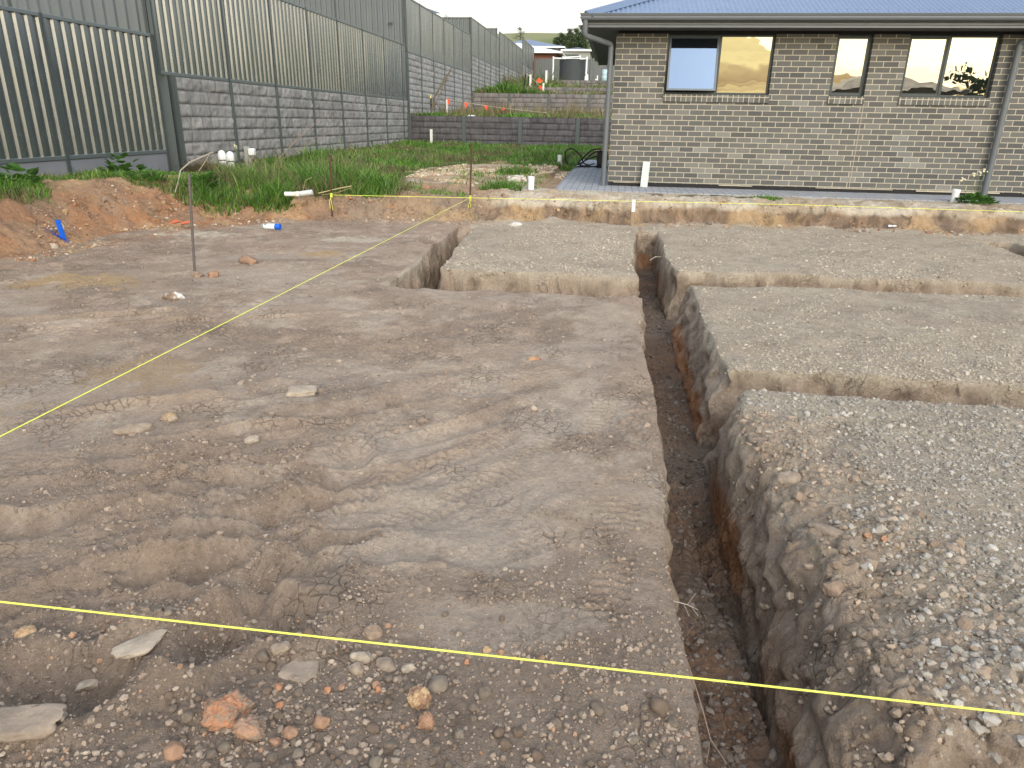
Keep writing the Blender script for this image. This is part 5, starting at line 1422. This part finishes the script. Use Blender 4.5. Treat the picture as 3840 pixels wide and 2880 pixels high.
ppipe('white upright pipe left of the tank with a thin rail to it', [[(-5.07, 60, 4.3), (-5.08, 60, 6.02)], [(-5.08, 60, 5.90), (-4.4, 60, 5.88)]], .06)
ppipe('white pipe frame with three short uprights along the top of the tank', [[(-4.37, 60.3, 5.88), (-4.37, 60.3, 6.08)], [(-3.89, 60.3, 5.88), (-3.89, 60.3, 5.99)], [(-3.02, 60.3, 5.88), (-3.02, 60.3, 6.12)], [(-4.37, 60.3, 5.98), (-3.02, 60.3, 6.05)], [(-4.37, 60.3, 5.90), (-3.0, 60.3, 5.90)]], .045)
ppipe('white downpipe with a forked foot right of the tank', [[(-3.0, 60, 5.87), (-2.5, 60, 5.87), (-2.5, 60, 5.0), (-2.52, 60, 4.85), (-2.40, 60, 4.70), (-2.38, 60, 4.3)], [(-2.44, 60, 4.74), (-2.53, 60, 4.62), (-2.53, 60, 4.3)], [(-2.5, 60, 5.87), (-2.5, 60, 6.02)]], .075)
ppipe('low white pipe tee between the tank and the pale drum', [[(-1.62, 60, 4.3), (-1.62, 60, 4.72)], [(-1.78, 60, 4.42), (-1.62, 60, 4.40)]], .05)
tag(MB().lathe(-1.08, 60.4, [(.20, 4.28), (.215, 4.3), (.215, 4.55), (.225, 4.57), (.215, 4.59), (.215, 4.85), (.225, 4.87), (.215, 4.89), (.215, 5.14), (.19, 5.16)], 24).build('drum', mat_simple('pale_blue_drum', (.42, .56, .62), .5, .1), smooth=True), 'pale blue drum on the tank terrace beside the house corner', 'drum')
M_STEEL, _keep = metal_material('fence_steel_far', (.105, .118, .118), .5, .4), M_STEEL
metal_fence('steel fence closing the lot behind the water tank', 'x', 66.5, [-7.2, -4.83, -2.46, -.1, 2.3], 4.35, 6.35, None)
M_STEEL = _keep
M_WROOF = mat_simple('white_roof', (.80, .82, .84), .5, .06, 2); M_BROOF = mat_simple('blue_grey_roof', (.17, .215, .30), .45, .1, 1, .3); M_DROOF = mat_simple('dark_grey_roof', (.10, .115, .14), .5, .1, 1, .2)
M_GWALL = mat_simple('grey_rendered_wall', (.30, .31, .28), .9, .08, 1); M_RWALL = mat_simple('red_brick_wall', (.22, .10, .08), .9, .15, 2); M_DGLASS = mat_simple('dark_window', (.10, .12, .11), .2, .1, 1)
def hip_house(label, x0, x1, y0, y1, zb, ze, zr, wall, roofm, over=.5, windows=(), gutter=None):
    root = thing('distant_house', label, 'house', ((x0 + x1) / 2, y0, zb), 'houses beyond the terraces')
    MB().box(x0, x1, y0, y1, zb, ze).build('wall', wall, root)
    a0, a1, b0, b1 = x0 - over, x1 + over, y0 - over, y1 + over
    h = min(a1 - a0, b1 - b0) / 2
    if a1 - a0 > b1 - b0: r0, r1 = (a0 + h, (b0 + b1) / 2), (a1 - h, (b0 + b1) / 2)
    else: r0, r1 = ((a0 + a1) / 2, b0 + h), ((a0 + a1) / 2, b1 - h)
    R0, R1 = (*r0, zr), (*r1, zr); e = [(a0, b0, ze), (a1, b0, ze), (a1, b1, ze), (a0, b1, ze)]
    m = MB()
    if a1 - a0 > b1 - b0: m.poly([e[0], e[1], R1, R0]).poly([e[1], e[2], R1]).poly([e[2], e[3], R0, R1]).poly([e[3], e[0], R0])
    else: m.poly([e[0], e[1], R0]).poly([e[1], e[2], R1, R0]).poly([e[2], e[3], R1]).poly([e[3], e[0], R0, R1])
    rf = m.build('roof', roofm, root)
    g = MB(); w = .12
    g.box(a0 - w, a1 + w, b0 - w, b0, ze - .16, ze + .01); g.box(a1, a1 + w, b0, b1, ze - .16, ze + .01); g.box(a0 - w, a0, b0, b1, ze - .16, ze + .01)
    g.build('gutter', gutter or M_PVC, rf)
    for (wx0, wx1, wz0, wz1) in windows:
        f = MB().box(wx0, wx1, y0 - .05, y0 - .003, wz0, wz1).build('window', M_FRAME, root)
        MB().box(wx0 + .1, wx1 - .1, y0 - .07, y0 - .053, wz0 + .1, wz1 - .1).build('pane', M_DGLASS, f)
    return root
hip_house('far house with a white roof and red brick wall behind the steel fences', -14.5, -6.15, 75, 88, 4.4, 7.6, 8.75, M_RWALL, M_WROOF, .55)
hip_house('farther house with a blue-grey roof behind the white roof', -15.5, -7.1, 92, 104, 5.0, 9.55, 10.75, M_GWALL, M_BROOF, .55)
hip_house('long low grey-walled house with two panes behind the water tank', -5.9, -3.1, 82, 92, 4.5, 8.40, 8.75, M_GWALL, M_DROOF, .15, [(-5.85, -5.1, 7.0, 7.95), (-5.05, -4.3, 7.0, 7.95)], M_PVC)
hip_house('small blue-grey hip roof above the grey-walled house', -9.6, -7.0, 108, 116, 5.0, 10.4, 11.4, M_GWALL, M_DROOF, .4)
hip_house('house with a dark tiled roof above the left boundary fence', -16.0, -9.9, 41.5, 52, 3.3, 6.55, 7.9, M_GWALL, M_DROOF, .5)

# trees on and below the hill
M_LEAF = mat_attr('tree_leaf', .8, .25, .6, 0, .2, .2)
M_BARK = mat_simple('tree_bark', (.10, .08, .06), .9, .3, 1)
def tree(label, x, y, z, h, w, seed, sparse=False, tone=(.045, .065, .028)):
    r = np.random.default_rng(seed); root = thing('tree', label, 'tree', (x, y, z), 'trees on the hill')
    m = MB(); m.tube([(x, y, z - 1), (x + .02 * w, y, z + h * .5), (x + .06 * w, y, z + h * .85)], [h * .03, h * .022, h * .006], 6)
    blobs = []
    for i in range(7 if sparse else 16):
        a = r.uniform(0, 6.28); q = w * .42 * math.sqrt(r.random()); t = r.uniform(.35, .95)
        p = (x + q * math.cos(a) * (1.25 - .6 * t), y + q * math.sin(a) * .8, z + h * t); blobs.append((p, w * r.uniform(.10, .20)))
        m.tube([(x + .02 * w, y, z + h * max(.2, t - .35)), ((x + p[0]) / 2, (y + p[1]) / 2, z + h * (t - .12)), p], [h * .012, h * .008, h * .003], 4)
    m.build('trunk', M_BARK, root)
    P = []; n = 60 if sparse else 110
    for p, s in blobs: P.append(np.array(p) + r.normal(0, 1, (n, 3)) * np.array([s, s, s * .7]) * .75)
    P = np.concatenate(P); k = len(P); s = w * .035 * r.uniform(.6, 1.5, k)
    u = r.normal(0, 1, (k, 3)); u /= np.linalg.norm(u, axis=1)[:, None]; v = np.cross(u, r.normal(0, 1, (k, 3))); v /= np.linalg.norm(v, axis=1)[:, None]
    V = np.stack([P - u * s[:, None], P + v * s[:, None] * .6, P + u * s[:, None], P - v * s[:, None] * .6], 1).reshape(-1, 3)
    c = np.repeat(np.array(tone, np.float32) * r.uniform(.55, 1.6, (k, 1)), 4, 0)
    np_mesh('crown', V, np.arange(k * 4).reshape(-1, 4), M_LEAF, root, c)
    return root
def tz_(x, y): return float(land_at(x, y)[0])
TL = [('bare-topped tree standing alone against the sky left of the hill', -38.5, 300, 27.5, 8.2, 4.6, 1, True), ('pointed dark tree on the hill crest', -19.3, 300, 29.5, 5.2, 3.0, 2, False), ('dark tree on the crest right beside the house eave', -16.9, 300, 29.5, 5.4, 3.0, 3, False),
      ('large dark tree half hidden by the house gutter', -13.6, 290, 27.0, 7.5, 4.5, 4, False), ('olive tree on the hillside below the crest', -21.1, 290, 26.4, 5.6, 4.2, 5, False), ('small round tree on the hillside, left of the olive one', -24.3, 295, 27.6, 3.4, 2.6, 6, False),
      ('grey-green tree between the crest trees and the house', -17.6, 280, 25.4, 5.4, 3.4, 7, False), ('broad dark tree low on the hillside above the grey house', -18.5, 250, 20.0, 6.6, 6.5, 8, False), ('second broad dark tree beside the house downpipe', -13.4, 245, 19.5, 7.2, 6.5, 9, False), ('low dark bushy tree behind the long grey house', -10.6, 200, 15.0, 5.5, 7.0, 10, False),
      ('wispy pale tree on the crest left of the pointed one', -22.8, 305, 30.2, 3.4, 3.0, 11, True)]
for lab, x, y, z, h, w, sd, sp in TL: tree(lab, x, y, z, h, w, sd, sp)
tag(MB().box(-18.3, -16.9, 306, 310, 29.5, 33.6).build('hill_shed', M_WROOF, bevel=.05), 'tiny pale shed on the hill crest between two dark trees', 'shed')
# what stands behind the camera and shows only in the window glass
hip_house('neighbouring house behind the viewer, mirrored in the right window', 12.2, 17.2, -27, -17, -.2, 3.2, 4.2, M_GWALL, M_DROOF, 1.0, [])
for i, (x, y, h, w) in enumerate(((19.6, -19.5, 4.9, 3.4), (22.2, -20.5, 5.4, 3.8), (24.8, -19.0, 4.6, 3.2))):
    tree(('shrubby tree mirrored in the right-hand pane, nearest the mullion', 'tallest tree mirrored in the middle of the right-hand pane', 'tree mirrored at the right edge of the right-hand pane')[i], x, y, -.3, h, w, 40 + i, False, (.06, .09, .035))
# ------------------------------------------------------------------ camera, light, sky
cam = bpy.data.cameras.new('camera'); co = bpy.data.objects.new('camera', cam); COL.objects.link(co)
cam.sensor_width = 36; cam.lens = 36 * 1533 / 2212; cam.clip_start = .05; cam.clip_end = 4000
CR = Matrix(((0.990590073, -0.062974628, 0.121513388), (0.135818571, 0.342881258, -0.929508343), (0.016870779, 0.937265512, 0.348207894)))
co.matrix_world = Matrix.Translation((0, 0, 1.35)) @ CR.to_4x4()
SC.camera = co

SUN_AZ = (0.38, -0.925); SUN_EL = R(30)
world = bpy.data.worlds.new('World'); SC.world = world; world.use_nodes = True
wn = world.node_tree.nodes; wlk = world.node_tree.links
bg = wn['Background']
sky = wn.new('ShaderNodeTexSky'); sky.sky_type = 'NISHITA'; sky.sun_disc = False
sky.sun_elevation = SUN_EL; sky.sun_rotation = math.atan2(SUN_AZ[0], SUN_AZ[1]); sky.altitude = 100
sky.air_density = 1.0; sky.dust_density = 2.0; sky.ozone_density = 1.0
# thin evening cloud, thickest low down
tcd = wn.new('ShaderNodeTexCoord'); sep = wn.new('ShaderNodeSeparateXYZ'); wlk.new(tcd.outputs['Generated'], sep.inputs[0])
mp = wn.new('ShaderNodeMapping'); mp.inputs['Scale'].default_value = (1.2, 1.2, 7.0); wlk.new(tcd.outputs['Generated'], mp.inputs[0])
cn = wn.new('ShaderNodeTexNoise'); cn.inputs['Scale'].default_value = 2.6; cn.inputs['Detail'].default_value = 6; cn.inputs['Roughness'].default_value = .55; wlk.new(mp.outputs[0], cn.inputs['Vector'])
cr = wn.new('ShaderNodeValToRGB'); cr.color_ramp.elements[0].position = .5; cr.color_ramp.elements[1].position = .72; wlk.new(cn.outputs['Fac'], cr.inputs[0])
el = wn.new('ShaderNodeMapRange'); el.inputs[1].default_value = .36; el.inputs[2].default_value = .13; el.inputs[3].default_value = .0; el.inputs[4].default_value = .92; wlk.new(sep.outputs[2], el.inputs[0])
mul = wn.new('ShaderNodeMath'); mul.operation = 'MULTIPLY'; wlk.new(cr.outputs[0], mul.inputs[0]); mul.inputs[1].default_value = .12
mxm = wn.new('ShaderNodeMath'); mxm.operation = 'MAXIMUM'; wlk.new(el.outputs[0], mxm.inputs[0]); wlk.new(mul.outputs[0], mxm.inputs[1])
mix = wn.new('ShaderNodeMix'); mix.data_type = 'RGBA'
wlk.new(mxm.outputs[0], mix.inputs[0]); wlk.new(sky.outputs[0], mix.inputs[6]); 
# the evening glow is yellower on the side where the sun went down
dt = wn.new('ShaderNodeVectorMath'); dt.operation = 'DOT_PRODUCT'; wlk.new(tcd.outputs['Generated'], dt.inputs[0]); dt.inputs[1].default_value = (.0, -.9, 0)
gm = wn.new('ShaderNodeMapRange'); gm.inputs[1].default_value = .52; gm.inputs[2].default_value = .82; wlk.new(dt.outputs['Value'], gm.inputs[0])
gc = wn.new('ShaderNodeMix'); gc.data_type = 'RGBA'; wlk.new(gm.outputs[0], gc.inputs[0]); gc.inputs[6].default_value = (2.45, 2.38, 2.08, 1); gc.inputs[7].default_value = (4.8, 4.15, 2.15, 1)
dt2 = wn.new('ShaderNodeVectorMath'); dt2.operation = 'DOT_PRODUCT'; wlk.new(tcd.outputs['Generated'], dt2.inputs[0]); dt2.inputs[1].default_value = (.47, -.88, 0)
gm2 = wn.new('ShaderNodeMapRange'); gm2.inputs[1].default_value = .92; gm2.inputs[2].default_value = .995; wlk.new(dt2.outputs['Value'], gm2.inputs[0])
gc2 = wn.new('ShaderNodeMix'); gc2.data_type = 'RGBA'; wlk.new(gm2.outputs[0], gc2.inputs[0]); wlk.new(gc.outputs[2], gc2.inputs[6]); gc2.inputs[7].default_value = (6.2, 5.4, 3.0, 1)
wlk.new(gc2.outputs[2], mix.inputs[7])
# a high thin veil over the whole sky and a few low dusky streaks on the sunset side
veil = wn.new('ShaderNodeMix'); veil.data_type = 'RGBA'; veil.inputs[0].default_value = .48; wlk.new(sky.outputs[0], veil.inputs[6]); veil.inputs[7].default_value = (2.75, 2.75, 2.65, 1)
wlk.new(veil.outputs[2], mix.inputs[6])
mp2 = wn.new('ShaderNodeMapping'); mp2.inputs['Scale'].default_value = (2.2, 2.2, 34.0); wlk.new(tcd.outputs['Generated'], mp2.inputs[0])
cn2 = wn.new('ShaderNodeTexNoise'); cn2.inputs['Scale'].default_value = 1.6; cn2.inputs['Detail'].default_value = 6; wlk.new(mp2.outputs[0], cn2.inputs['Vector'])
cr2 = wn.new('ShaderNodeValToRGB'); cr2.color_ramp.elements[0].position = .42; cr2.color_ramp.elements[1].position = .58; wlk.new(cn2.outputs['Fac'], cr2.inputs[0])
e2 = wn.new('ShaderNodeMapRange'); e2.inputs[1].default_value = .095; e2.inputs[2].default_value = .045; wlk.new(sep.outputs[2], e2.inputs[0])
m2 = wn.new('ShaderNodeMath'); m2.operation = 'MULTIPLY'; wlk.new(cr2.outputs[0], m2.inputs[0]); wlk.new(e2.outputs[0], m2.inputs[1])
m3 = wn.new('ShaderNodeMath'); m3.operation = 'MULTIPLY'; wlk.new(m2.outputs[0], m3.inputs[0]); wlk.new(gm.outputs[0], m3.inputs[1])
stk = wn.new('ShaderNodeMix'); stk.data_type = 'RGBA'; wlk.new(m3.outputs[0], stk.inputs[0]); wlk.new(mix.outputs[2], stk.inputs[6]); stk.inputs[7].default_value = (2.3, 1.55, .95, 1)
wlk.new(stk.outputs[2], bg.inputs[0]); bg.inputs[1].default_value = .13

sl = bpy.data.lights.new('sun', 'SUN'); sl.energy = .5; sl.angle = R(55); sl.color = (1, .92, .82)
so = bpy.data.objects.new('sun', sl); COL.objects.link(so)
sd = Vector((SUN_AZ[0] * math.cos(SUN_EL), SUN_AZ[1] * math.cos(SUN_EL), math.sin(SUN_EL)))
so.rotation_euler = sd.to_track_quat('Z', 'Y').to_euler()

SC.view_settings.view_transform = 'Standard'; SC.view_settings.look = 'None'; SC.view_settings.gamma = 1.0; SC.view_settings.use_curve_mapping = False
SC.view_settings.exposure = 1.8
SC.render.engine = 'CYCLES'
SC.cycles.use_denoising = True
SC.cycles.max_bounces = 6; SC.cycles.diffuse_bounces = 3; SC.cycles.glossy_bounces = 4; SC.cycles.transparent_max_bounces = 8
SC.cycles.caustics_reflective = False; SC.cycles.caustics_refractive = False
